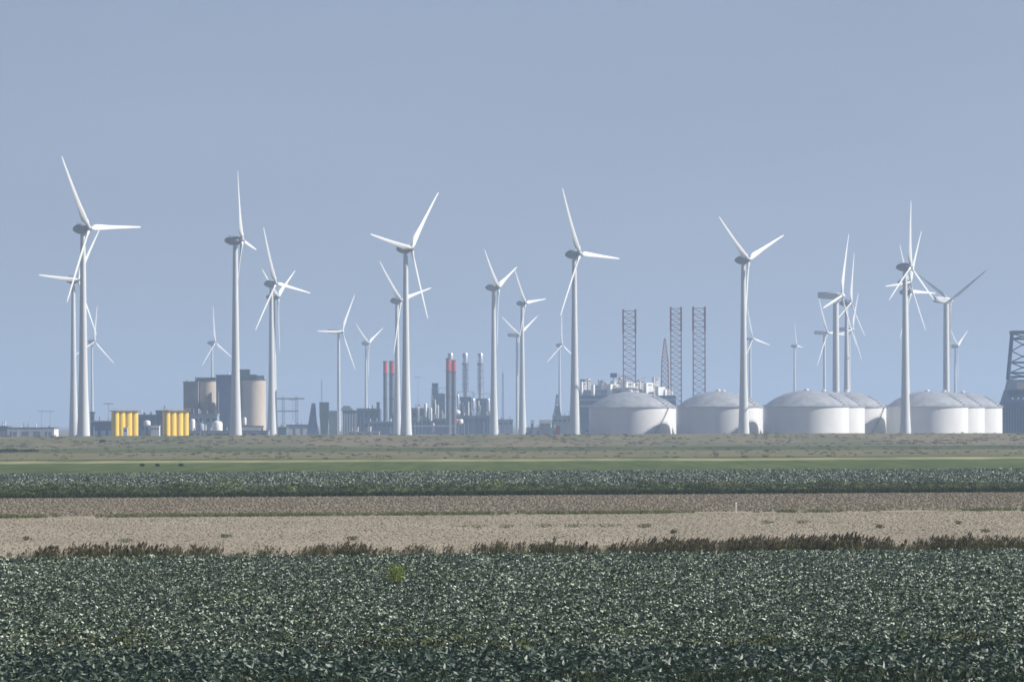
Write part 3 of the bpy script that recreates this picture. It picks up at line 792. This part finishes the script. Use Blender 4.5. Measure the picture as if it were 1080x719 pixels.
# yellow foundation pieces
def yellow(x, d, wpx, yt, lb, plat=True):
    H = Z(x, yt, d); r = wpx / 2 * d / F
    root = empty('foundation_cylinder', (X(x, d), d, 0), 0, lb, 'foundation cylinder', 'yellow steel foundation cylinders')
    MB().lathe([(r, 0), (r, H - 1.2)], 24).build('shell', m_yel, root, True)
    mb = MB()
    mb.lathe([(r + 1.1, H - 1.197), (r + 1.1, H - .85)], 24)
    mb.build('platform', m_rust, root)
    mb = MB()
    for k in range(14):
        a, b = 6.283 * k / 14, 6.283 * (k + 1) / 14; q = r + 1.0
        mb.bar((q * math.cos(a), q * math.sin(a), H - .85), (q * math.cos(a), q * math.sin(a), H + .3), .05)
        mb.bar((q * math.cos(a), q * math.sin(a), H + .3), (q * math.cos(b), q * math.sin(b), H + .3), .05)
    mb.build('railing', m_yel, root)
    mb = MB()
    for sx in (-.35, .35): mb.bar((sx, -r - .35, 0), (sx, -r - .35, H - 1.2), .08)
    k = 0
    while k < H - 1.5: mb.bar((-.35, -r - .35, k), (.35, -r - .35, k), .04); k += .8
    mb.build('ladder', m_rust, root)
for x, d, w, lb in ((121.5, 2376, 8, 'leftmost yellow cylinder of the left cluster, mostly in shade'), (127.3, 2380, 9.5, 'second yellow cylinder of the left cluster, above the white cabin'),
                    (134.3, 2384.5, 10, 'third and widest yellow cylinder of the left cluster'), (141, 2389, 9.5, 'rightmost yellow cylinder of the left cluster'),
                    (175.5, 2376, 8, 'leftmost yellow cylinder of the right cluster, mostly in shade'), (181.3, 2380, 9.5, 'second yellow cylinder of the right cluster'),
                    (188.2, 2384.5, 10, 'third yellow cylinder of the right cluster'), (194.6, 2389, 9, 'rightmost yellow cylinder, beside the mill')):
    yellow(x, d, w, 431.5, lb)
building('site_cabin', 130, 134.5, 450.5, 2330, 3, m_white, 'small white site cabin before the left yellow cylinders', 'cabin', wins=1, roofh=.3, roofm=m_white)
building('workshop', 146, 164, 437, 2700, 25, m_blue, 'dark blue workshop between the two yellow clusters', doors=2, wmat=m_bluel, roofm=m_greyd)
building('workshop', 164.5, 177, 432.5, 2600, 20, m_blue, 'dark blue tall workshop directly left of the right yellow cluster', wins=3, roofm=m_greyd)
building('site_cabin', 159, 168, 448.5, 2450, 6, m_white, 'pale green white cabin between the yellow clusters', 'cabin', wins=3, roofh=.4, roofm=m_white)
def vessel(name, x, yb, yt, r, d, mat, lb, cat='tank', group=None):
    root = empty(name, (X(x, d), d, 0), 0, lb, cat, group); H = Z(x, yt, d); zb = Z(x, yb, d)
    MB().lathe([(r * .25, zb - r * .2), (r, zb + r * .25), (r, H - r * .5), (r * .75, H - r * .15), (r * .1, H)], 20).build('shell', mat, root, True)
    mb = MB()
    for a in range(4):
        c, s_ = math.cos(a * 1.571 + .785) * r * .8, math.sin(a * 1.571 + .785) * r * .8; mb.bar((c, s_, 0), (c, s_, zb + r * .8), .15)
    mb.build('support', m_rail, root)
    return root
vessel('storage_vessel', 155, 449, 443, 2.1, 2450, m_white, 'white rounded vessel between the yellow clusters', group='small process vessels')

# mill with silos
d = 2700
building('mill_building', 193.5, 209, 402, d, 28, m_concg, 'tall grey mill building left of the silos', roofm=m_concg, roofh=1.2, wins=0)
building('mill_annex', 190, 229, 436, d - 60, 20, m_bluel, 'low pale annex in front of the grey mill building', roofm=m_grey, wins=6, doors=3)
def silo(x0, x1, yt, d, mat, lb, caps):
    xc = (x0 + x1) / 2; r = (X(x1, d) - X(x0, d)) / 2; H = Z(xc, yt, d)
    root = empty('silo', (X(xc, d), d, 0), 0, lb, 'silo', 'concrete silos')
    MB().lathe([(r, 0), (r, H)], 40).build('wall', mat, root, True)
    MB().lathe([(r + .3, H + .003), (r + .3, H + .6)], 40).build('rim', m_greyd, root, True)
    for a, b, y, m in caps:
        z = Z(xc, y, d); MB().box(X(a, d) - X(xc, d), X(b, d) - X(xc, d), -min(r * .6, 6), min(r * .6, 6), H + .603, z).build('roof_house', m, root)
silo(206, 228.5, 402, d + 12, m_conc, 'left concrete silo, mostly shaded with a bright upper corner', [(208, 228, 398, m_green)])
silo(251, 280.5, 401, d, m_conc, 'right concrete silo with warm sunlit side and green roof house', [(252.5, 264, 389.5, m_green), (264.1, 271.5, 395, m_green), (271.6, 279.5, 396, m_bluel)])
building('elevator_tower', 228, 251, 395, d - 25, 24, m_blue2, 'dark blue tower block between the two silos', roofm=m_blue2, roofh=1.0, wins=0)
vessel('storage_vessel', 229, 456, 443.5, 3.3, 2480, m_white, 'large pale vessel in front of the dark blue tower block', group='small process vessels')
vessel('storage_vessel', 203, 456, 441.5, 1.6, 2480, m_white, 'slim white vessel right of the rightmost yellow cylinder', group='small process vessels')
vessel('storage_vessel', 212, 457, 446, 2.0, 2500, m_bluel, 'short pale blue vessel in front of the mill annex', group='small process vessels')
vessel('storage_vessel', 258, 448, 440, 1.1, 2480, m_white, 'small white vessel at the foot of the right silo', group='small process vessels')
root = empty('conveyor', (X(266, 2450), 2450, 0), 0, 'covered white conveyor at the foot of the right silo', 'conveyor')
zc = Z(266, 451.5, 2450)
MB().box(-6.5, 6.8, -1, 1, zc - 1.3, zc + .8).build('housing', m_white, root)
MB().box(-6.6, 6.9, -1.1, 1.1, zc + .803, zc + 1.5).build('roof', m_rust, root)
for q in (-5, 0, 5): MB().bar((q, 0, 0), (q, 0, zc - 1.3), .25).build('leg', m_rail, root)
building('depot', 196, 283, 453.8, 2400, 12, m_bluel, 'very low blue grey depot in front of the mill', roofm=m_grey, roofh=.5, doors=9, wmat=m_greyd)

# hazy sheds between the silos and the power station
building('shed', 292, 302, 450, 2900, 18, m_green, 'small dark shed right of the turbine pair by the silos', doors=1)
building('shed', 302, 326, 447.5, 3300, 25, m_grey, 'low grey shed left of the tapered tower', roofm=m_blue, doors=3, wmat=m_white)
root = empty('lattice_gantry', (X(306, 3700), 3700, 0), 0, 'faint lattice gantry right of the silos', 'gantry')
mb = MB()
for q in (-6, 6): lattice(mb, 2.4, 2.0, 0, Z(306, 418, 3700), 9, .2, .1, q, 0)
mb.build('legs', m_grey, root)
MB().box(-13, 13, -.6, .6, Z(306, 421, 3700), Z(306, 419.6, 3700)).build('crossbeam', m_grey, root)
MB().box(-13, 8, -.6, .6, Z(306, 434, 3700), Z(306, 432.8, 3700)).build('crossbeam', m_grey, root)
d = 3100
root = empty('tapered_tower', (X(330.5, d), d, 0), 0, 'narrow dark blue tower tapering upwards left of the power station', 'tower')
H = Z(330, 425, d)
MB().frustum((-5.2, 4.0, 0, 9, 0), (-3.6, 2.2, 1, 7, H * .45)).build('base', m_blue, root)
MB().frustum((-3.6, 2.2, 1, 7, H * .45 + .003), (-1.4, 1.3, 2, 6, H)).build('shaft', m_blue, root)
root = empty('process_tower', (X(342, d), d, 0), 0, 'dark green block tower with pale annex left of the power station', 'tower')
H = Z(342, 424, d)
MB().box(-3.7, 3.5, 0, 9, H * .55, H).build('upper_block', m_green, root)
MB().frustum((-2.6, 2.0, .5, 8.5, 0), (-3.5, 3.3, .2, 8.8, H * .55 - .003)).build('lower_block', m_green, root)
MB().box(3.6, 10, 1, 9, 0, Z(350, 433, d)).build('annex', m_grey, root)
mb = MB(); lattice(mb, .9, .5, H + .003, Z(340, 400, d), 10, .08, .05, -2, 3); mb.build('mast', m_grey, root)

# power station
d = 3250
rt, ox, od, w, H = building('power_station', 361.5, 376, 432.5, d, 30, m_bluel, 'pale block of the power station with dark roof hood', roofm=m_greyd, roofh=2, wins=0)
MB().frustum((-7.6, 2.5, 3, 27, H + .003), (-5.0, -1, 6, 24, H + 3.6)).build('roof_hood', m_greyd, rt)
for q in range(5): MB().box(-w / 2 + 1.0 + q * 2.1, -w / 2 + 1.9 + q * 2.1, -.15, -.003, 1, H - 3).build('pilaster', m_white, rt)
building('power_station', 376.5, 401, 430.4, d + 10, 34, m_blue, 'wide blue block of the power station', roofm=m_grey, roofh=1.8, wins=4)
building('shed', 367, 400, 454.8, 2700, 10, m_conc, 'long low tan shed before the power station', roofh=.4, roofm=m_conc, doors=4)
building('stair_tower', 397.3, 400.3, 424, d - 20, 4, m_greyd, 'slim dark stair tower at the right end of the power station', 'tower')
building('boiler_house', 384, 417, 444, d - 60, 14, m_blue, 'low blue boiler house at the foot of the left red topped chimneys', roofm=m_grey, wins=7)
building('boiler_house', 411, 421, 437, d - 40, 12, m_grey, 'small grey boiler house with rusty top right of the left chimneys', roofm=m_rust)
def chimney(x, yt, yr, wpx, d, lb):
    H = Z(x, yt, d); hr = Z(x, yr, d); r = wpx / 2 * d / F
    root = empty('chimney', (X(x, d), d, 0), 0, lb, 'chimney', 'red topped chimneys')
    MB().lathe([(r * 1.08, 0), (r, hr)], 20).build('shaft', m_stack, root, True)
    MB().lathe([(r * 1.02, hr + .003), (r * 1.0, H - .8)], 20).build('red_top', m_red, root, True)
    MB().lathe([(r * 1.12, H - .797), (r * 1.12, H)], 20).build('rim', m_stack, root, True)
    mb = MB()
    for z in (hr, hr * .6): mb.lathe([(r * 1.5, z - .3), (r * 1.5, z - .1)], 16)
    mb.build('platform', m_dark, root)
chimney(406.5, 380.5, 394, 4.2, d, 'left red topped chimney of the left pair')
chimney(413.2, 380.5, 394, 5.2, d + 8, 'right red topped chimney of the left pair')
chimney(473, 377.5, 391, 5.0, d, 'left red topped chimney of the right pair')
chimney(478.8, 379.5, 392, 4.6, d + 8, 'right red topped chimney of the right pair')

# central steel stacks with boilers
def steel_stack(x, d, lb):
    H = Z(x, 372.5, d); k = d / F
    root = empty('steel_stack', (X(x, d), d, 0), 0, lb, 'stack', 'steel stacks of the gas power plant')
    r = 3.0 * k
    hs = Z(x, 383, d); hb = Z(x, 413, d)
    MB().lathe([(r * .95, hs), (r * .95, H - .5), (r * .8, H)], 20).build('upper_shell', m_steel, root, True)
    MB().lathe([(r * 1.25, hs - 1.2), (r * 1.25, hs - .003)], 20).build('collar', m_grey, root, True)
    MB().lathe([(r * .78, 0), (r * .72, hs - 1.203)], 20).build('shaft', m_steel, root, True)
    mb = MB(); lattice(mb, r * 2.1, r * 1.9, hb, hs - 1.3, 6, .14, .06); mb.build('support_frame', m_blue, root)
    mb = MB()
    for q in range(3):
        z = hb + (hs - hb) * (q + 1) / 4
        mb.lathe([(r * 1.25, z), (r * 1.25, z + .25)], 12)
    mb.build('gallery', m_grey, root)
steel_stack(475.3, 3420, 'leftmost bright steel stack, partly behind the right red topped chimneys')
steel_stack(490.8, 3420, 'middle bright steel stack left of centre')
steel_stack(506.8, 3420, 'rightmost bright steel stack left of centre')
def plant(x0, x1, yt, d, dep, lb, seed, mat=m_blue):
    r = random.Random(seed); ox = X((x0 + x1) / 2, d)
    root = empty('boiler_unit', (ox, d, 0), 0, lb, 'boiler unit', 'boiler units of the gas power plant')
    w = X(x1, d) - X(x0, d); H = Z((x0 + x1) / 2, yt, d)
    MB().box(-w * .38, w * .38, dep * .25, dep, 2, H * .88).build('casing', mat, root)
    mb = MB()
    nx_, nz = max(2, int(w / 6)), max(3, int(H / 6))
    for i in range(nx_ + 1):
        x = -w / 2 + w * i / nx_; mb.bar((x, 0, 0), (x, 0, H), .28)
        for j in range(nz):
            z, z2 = H * j / nz, H * (j + 1) / nz
            if i < nx_:
                x2 = -w / 2 + w * (i + 1) / nx_
                mb.bar((x, 0, z2), (x2, 0, z2), .22)
                if r.random() < .6: mb.bar((x, 0, z), (x2, 0, z2), .15)
    mb.build('steel_frame', m_grey, root)
    for q in range(r.randint(6, 9)):
        c = r.uniform(-w * .42, w * .42); a = r.uniform(.1, .4) * H; b = a + r.uniform(.2, .5) * H
        MB().lathe([(.6, a), (.6, b)], 12, c=(c, -.9 - .3 * q, 0)).build('pipe', [m_steel, m_white, m_grey][q % 3], root, True)
    return root
plant(483, 499, 413, 3380, 20, 'left boiler unit under the middle steel stack', 3)
plant(500, 519, 415, 3380, 20, 'right boiler unit under the rightmost steel stack', 4)
plant(455, 471, 409, 3500, 22, 'hazy boiler unit left of the right red topped chimneys', 5)
building('turbine_hall', 455.8, 462, 404, 3520, 12, m_blue, 'slim hazy blue tower rising from the boiler unit left of the chimneys', 'building')
building('turbine_hall', 478, 520, 438, 3300, 16, m_blue, 'blue turbine hall below the bright steel stacks', roofm=m_grey, wins=8)
building('turbine_hall', 431, 470, 441, 3300, 18, m_blue, 'blue low turbine hall right of the tall turbine between chimney pairs', roofm=m_grey, wins=8)
building('turbine_hall', 434, 452, 430, 3420, 16, m_green, 'greenish block behind the low turbine hall between the chimney pairs', roofm=m_grey, wins=3)
building('turbine_hall', 520, 541, 442, 3400, 16, m_bluel, 'pale block right of the steel stacks', roofm=m_grey, wins=4)
for x, yb, yt, r, m, lb in ((441.5, 445, 429, 1.0, m_white, 'slim white column left of the greenish block'), (449, 440, 425, 1.1, m_white, 'white topped column on the greenish block'), (454.5, 444, 430, 1.0, m_white, 'white column right of the greenish block'),
                            (482, 437, 432, 3.0, m_white, 'bright white round vessel at the foot of the right chimneys'), (481, 447, 441, 2.6, m_red, 'red vessel under the bright white one'), (485.5, 447, 441.5, 2.4, m_white, 'white vessel beside the red one'),
                            (483, 428, 416, .9, m_steel, 'thin steel column above the bright white vessel'), (499, 432, 420, 1.4, m_steel, 'steel column between the boiler units'), (515, 434, 420, 1.3, m_steel, 'steel column at the right boiler unit'), (457, 456, 446, .9, m_steel, 'short steel column on the pipe bridge')):
    vessel('process_column', x, yb, yt, r, 3270, m, lb, 'vessel', 'process columns of the gas power plant')
root = empty('pipe_bridge', (X(453, 3200), 3200, 0), 0, 'long pale pipe bridge between the two chimney pairs', 'pipe bridge')
z = Z(453, 449.8, 3200)
mb = MB()
for q in (-.6, .1, .8): mb.bar((-17, q, z + .5), (19, q, z + .5), .42, 8)
mb.build('pipe', m_steel, root)
mb = MB()
for q in range(10): mb.bar((-16 + q * 3.8, 0, 0), (-16 + q * 3.8, 0, z), .16)
mb.build('trestle', m_grey, root)
root = empty('lattice_mast', (X(530.5, 3300), 3300, 0), 0, 'thin dark lattice mast just right of the steel stacks', 'mast')
mb = MB(); lattice(mb, 1.6, .8, 0, Z(530, 393, 3300), 22, .16, .09); mb.build('frame', m_stack, root)
MB().bar((0, 0, Z(530, 393, 3300)), (0, 0, Z(530, 385, 3300)), .08).build('antenna', m_stack, root)

# centre right, low
building('shed', 556, 590, 450.5, 3000, 20, m_bluel, 'low pale blue shed left of the tall central turbine', roofm=m_grey, doors=4)
building('office', 583, 603, 438, 3400, 20, m_grey, 'hazy grey block behind the tall central turbine', wins=4, roofm=m_grey)
for x0, x1, lb in ((559.5, 563.2, 'short bright white container on the quay left of the central turbine'), (568.5, 581.5, 'long bright white container stack on the quay left of the central turbine')):
    dq = 2900; root = empty('container', (X((x0 + x1) / 2, dq), dq, 0), 0, lb, 'container', 'white containers on a raised quay')
    w = X(x1, dq) - X(x0, dq); z0, z1 = Z(565, 446.3, dq), Z(565, 442.5, dq)
    MB().box(-w / 2, w / 2, 0, 3, z0, z1).build('body', m_white, root)
    MB().box(-w / 2 + .3, w / 2 - .3, .3, 2.7, 0, z0 - .003).build('support', m_grey, root)
building('gatehouse', 586, 590.5, 448.5, 2700, 5, m_redlat, 'small reddish gatehouse left of the tall central turbine', roofm=m_grey, roofh=.4)
dq = 3500
root = empty('heap_tower', (X(588, dq), dq, 0), 0, 'faint pointed lattice tower left of the tall central turbine', 'tower')
mb = MB(); lattice(mb, 9, 1.2, 0, Z(588, 416, dq), 7, .5, .35); mb.build('frame', m_blue, root)
MB().frustum((-7, 3, -3, 3, 0), (-2.2, 1.8, -2, 2, Z(588, 428, dq))).build('body', m_grey, root)

# jack-up vessel behind the first tank
d = 3200
hx = 655; ox = X(hx, d)
root = empty('jack_up_vessel', (ox, d, 0), 0, 'jack up vessel with blue hull and white deckhouses behind the first tank', 'ship')
def lx(x): return X(x, d) - ox
def lz(y): return Z(655, y, d)
MB().box(lx(611), lx(713), 0, 38, 0, lz(417)).build('hull', m_blue, root)
for k, (a, b, m) in enumerate(((429, 426.8, m_bluel), (422.5, 420.5, m_bluel))):
    MB().box(lx(611.3), lx(712.7), -.3, -.003, lz(a), lz(b)).build('hull_stripe', m, root)
MB().box(lx(611), lx(648), 4, 30, lz(417) + .003, lz(411)).build('lower_deck', m_bluel, root)
cab = [(612, 619, 411, 402.5, 1), (612.5, 617.5, 402.2, 399.5, 0), (619.5, 624, 411, 399, 1), (624, 632, 412, 405.5, 1), (631.5, 637, 411, 400, 1), (636.5, 644, 412, 403, 1), (641, 652, 412, 405, 1),
       (645.5, 656, 410, 401, 1), (653, 660, 404, 397.5, 1), (659, 668, 412, 402.5, 1), (666, 675, 411, 403, 1), (673, 681, 410, 400, 1), (680, 689, 411, 403.5, 1), (688.5, 696, 407, 397.5, 1), (684, 695, 412, 406.5, 1), (692, 702, 413, 408, 1), (699, 710, 415, 410.5, 1)]
for k, (a, b, yb, yt, wmm) in enumerate(cab):
    wq = (lx(b) - lx(a)); dy = 6 + (k % 3) * 5; z0 = lz(417) + .003 if yb > 409 else lz(yb); z1 = lz(yt)
    o = MB().box(-wq * .62, wq * .62, -wq * .22, wq * .22, z0, z1).build('deckhouse', m_white if wmm else m_greyd, root)
    o.location = (lx((a + b) / 2), dy, 0); o.rotation_euler = (0, 0, R(rnd.uniform(44, 54)))
    if wmm and yt < 406:
        MB().box(-wq * .3, wq * .3, -wq * .22 - .12, -wq * .22 - .003, z1 - 2.2, z1 - 1.5).build('window', m_glass, o)
MB().lathe([(.1, lz(412)), (6, lz(412)), (10.0, lz(409.2)), (10.2, lz(408.5))], 24, c=(lx(660), 6, 0)).build('helideck', m_white, root)
MB().box(lx(644), lx(651), 4, 9, lz(398), lz(393.2)).build('crane_cab', m_blue, root)
MB().box(lx(646.8), lx(648.2), 5.5, 7, lz(417), lz(398.003)).build('crane_post', m_white, root)
for a, b, c_, e in ((651, 394.5, 668, 401), (661, 397, 672, 402), (671, 404, 681, 397.5)):
    MB().bar((lx(a), 5, lz(b)), (lx(c_), 5, lz(e)), .45).build('crane_boom', m_white, root)
mb = MB()
for q in range(26): x = lx(613 + q * 3.6); mb.bar((x, -.1, lz(417)), (x, -.1, lz(415)), .1)
mb.bar((lx(612), -.1, lz(415)), (lx(704), -.1, lz(415)), .12); mb.build('railing', m_white, root)
def jleg(x0, x1, yt, dpt, mat, dark_top=True):
    w = X(x1, d) - X(x0, d); c = lx((x0 + x1) / 2)
    o = empty_part = None
    zt = lz(yt); mb = MB(); n = int((zt) / (w * .52))
    lattice(mb, w, w, 0, zt, n, .38, .17, c, dpt, tri=False)
    o = mb.build('leg', mat, root)
    mb = MB(); zz = zt - 18
    for q in (-1, 1):
        for p in (-1, 1): mb.box(c + q * w / 2 - .55, c + q * w / 2 + .55, dpt + p * w / 2 - .55, dpt + p * w / 2 + .55, zz, zt + 1.2)
    mb.build('leg_chord', m_redlat, o)
m_leg = paint('leg_paint', (.26, .09, .085), .5)
jleg(657.8, 670.8, 327.5, 8, m_leg)
jleg(708.3, 719.3, 325, 12, m_leg)
jleg(732.5, 745, 324.5, 20, m_leg)
root = empty('lattice_crane', (X(701.5, 3250), 3250, 0), 0, 'dark red pointed lattice crane left of the middle lattice leg', 'crane')
mb = MB(); z1 = Z(701, 380, 3250)
lattice(mb, 7.0, 5.0, 0, z1, 14, .35, .2); mb.build('tower', m_redlat, root)
mb = MB(); lattice(mb, 5.0, .8, z1, Z(702, 357, 3250), 6, .3, .16); mb.build('mast', m_redlat, root)
building('van', 616.5, 620.5, 451, 2300, 2, m_white, 'small white cabin at the foot of the tall central turbine', 'cabin', roofh=.3, roofm=m_white, wins=2)
bpy.data.objects[-1] if False else None

# blue tower at the right edge
d = 2500
ox = X(1080, d)
root = empty('offshore_tower', (ox, d, 0), 0, 'dark blue tapering tower on a broad base at the right edge', 'tower')
def lx(x): return X(x, d) - ox
def lz(y): return Z(1075, y, d)
MB().box(lx(1059), lx(1101), 0, 24, 0, lz(424)).build('base', m_navy, root)
MB().frustum((lx(1059.5), lx(1100.5), .5, 23, lz(424) + .003), (lx(1063), lx(1097), 2, 20, lz(411))).build('lower_block', m_navy, root)
MB().frustum((lx(1063.5), lx(1096.5), 2.2, 19, lz(411) + .003), (lx(1065.5), lx(1094.5), 3, 17, lz(400))).build('upper_block', m_blue2, root)
MB().box(lx(1073), lx(1087), 1.0, 1.9, lz(410), lz(403)).build('panel', m_conc, root)
mb = MB()
def w_at(y): return (1080 - (1069.8 + (1065.2 - 1069.8) * (y - 349) / (400 - 349)))
for sx in (-1, 1):
    for dy in (4, 14):
        mb.bar((sx * w_at(400) * d / F, dy, lz(400)), (sx * w_at(349) * d / F, dy + (1 if dy < 10 else -1), lz(349)), .75, 6)
mb.build('tower_leg', m_navy, root)
mb = MB()
for y in (357, 382, 393, 397):
    w = w_at(y) * d / F
    for dy in (4.6, 13.4): mb.bar((-w, dy, lz(y)), (w, dy, lz(y)), .55, 6)
for y0, y1 in ((352, 357), (357, 370), (370, 382), (382, 393), (393, 400)):
    a, b = w_at(y0) * d / F, w_at(y1) * d / F
    mb.bar((-a, 4.6, lz(y0)), (b, 4.6, lz(y1)), .5); mb.bar((a, 4.6, lz(y0)), (-b, 4.6, lz(y1)), .5)
mb.build('crossbeam', m_navy, root)
MB().box(lx(1068), lx(1092), 3, 15, lz(352), lz(348.5)).build('top_platform', m_greyd, root)
for x in (1067, 1073, 1079, 1088): MB().box(lx(x), lx(x) + 1.2, -.2, -.003, lz(421), lz(419)).build('floodlight', m_white, root)
mb = MB()
for q in range(14): mb.box(lx(1060 + q * 2.9), lx(1060 + q * 2.9) + .5, -.4, -.003, 0, lz(425))
mb.build('wall_rib', m_blue2, root)

# ------------------------------------------------------------------ haze
HAZE = 1.5e-4
mb = MB(); mb.box(-9500, 9500, -3500, 16500, -3.2, 175)
hz = mb.build('haze', None)
m = bpy.data.materials.new('haze'); m.use_nodes = True; nt = m.node_tree
nt.nodes.remove(nt.nodes['Principled BSDF'])
pv = nt.nodes.new('ShaderNodeVolumePrincipled'); pv.inputs['Density'].default_value = HAZE
pv.inputs['Color'].default_value = (.56, .73, .97, 1); pv.inputs['Anisotropy'].default_value = .2
nt.links.new(pv.outputs[0], nt.nodes['Material Output'].inputs['Volume'])
hz.data.materials.append(m); tag(hz, 'thin pale blue haze over the whole polder', 'haze', kind='stuff')

# ------------------------------------------------------------------ light
EL, AZ = 38.0, 92.0
w = bpy.data.worlds.new('World'); scene.world = w; w.use_nodes = True
nt = w.node_tree; bg = nt.nodes['Background']
sky = nt.nodes.new('ShaderNodeTexSky'); sky.sky_type = 'NISHITA'; sky.sun_disc = False
sky.sun_elevation = R(EL); sky.sun_rotation = R(AZ); sky.air_density = 1.0; sky.dust_density = .6; sky.ozone_density = 2.0
N_, L_ = nt.nodes, nt.links
tc = N_.new('ShaderNodeTexCoord'); sx_ = N_.new('ShaderNodeSeparateXYZ'); cx_ = N_.new('ShaderNodeCombineXYZ')
L_.new(tc.outputs['Generated'], sx_.inputs[0])
def mth(op, a, b):
    n_ = N_.new('ShaderNodeMath'); n_.operation = op
    for i_, v_ in enumerate((a, b)):
        if isinstance(v_, (int, float)): n_.inputs[i_].default_value = v_
        else: L_.new(v_, n_.inputs[i_])
    return n_.outputs[0]
z_ = mth('MAXIMUM', sx_.outputs[2], 0.0)
zz_ = mth('ADD', mth('ADD', mth('MULTIPLY', z_, .35), mth('MULTIPLY', mth('MAXIMUM', mth('SUBTRACT', z_, .10), 0.0), 1.4)), .125)
L_.new(sx_.outputs[0], cx_.inputs[0]); L_.new(sx_.outputs[1], cx_.inputs[1]); L_.new(zz_, cx_.inputs[2])
L_.new(cx_.outputs[0], sky.inputs[0])
# faint unevenness of the high air
nz_ = N_.new('ShaderNodeTexNoise'); nz_.inputs['Scale'].default_value = 7; nz_.inputs['Detail'].default_value = 4
mp_ = N_.new('ShaderNodeMapping'); mp_.inputs['Scale'].default_value = (1, 1, 3.5); L_.new(tc.outputs['Generated'], mp_.inputs[0]); L_.new(mp_.outputs[0], nz_.inputs['Vector'])
mr_ = N_.new('ShaderNodeMapRange'); mr_.inputs[1].default_value = .3; mr_.inputs[2].default_value = .7; mr_.inputs[3].default_value = .965; mr_.inputs[4].default_value = 1.035
L_.new(nz_.outputs['Fac'], mr_.inputs[0])
col_ = mix(nt, sky.outputs[0], (1.075, .885, .895), 1.0, 'MULTIPLY')
vm_ = N_.new('ShaderNodeVectorMath'); vm_.operation = 'SCALE'; L_.new(col_, vm_.inputs[0]); L_.new(mr_.outputs[0], vm_.inputs['Scale'])
L_.new(vm_.outputs[0], bg.inputs[0]); bg.inputs[1].default_value = .081
sd = bpy.data.lights.new('sun', 'SUN'); sd.energy = 5.0; sd.angle = R(.53); sd.color = (1, .95, .87)
so = bpy.data.objects.new('sun', sd); COL.objects.link(so)
dirv = Vector((math.sin(R(AZ)) * math.cos(R(EL)), math.cos(R(AZ)) * math.cos(R(EL)), math.sin(R(EL))))
so.rotation_euler = dirv.to_track_quat('Z', 'Y').to_euler(); so.location = (300, -50, 300)

scene.render.engine = 'CYCLES'
vs_ = scene.view_settings; vs_.view_transform = 'Standard'; vs_.look = 'None'; vs_.gamma = 1; vs_.exposure = 0.48
vs_.use_curve_mapping = False
scene.render.resolution_x = 1024; scene.render.resolution_y = 681
scene.cycles.pixel_filter_type = 'BLACKMAN_HARRIS'; scene.cycles.filter_width = 1.6
scene.cycles.max_bounces = 6; scene.cycles.volume_bounces = 1
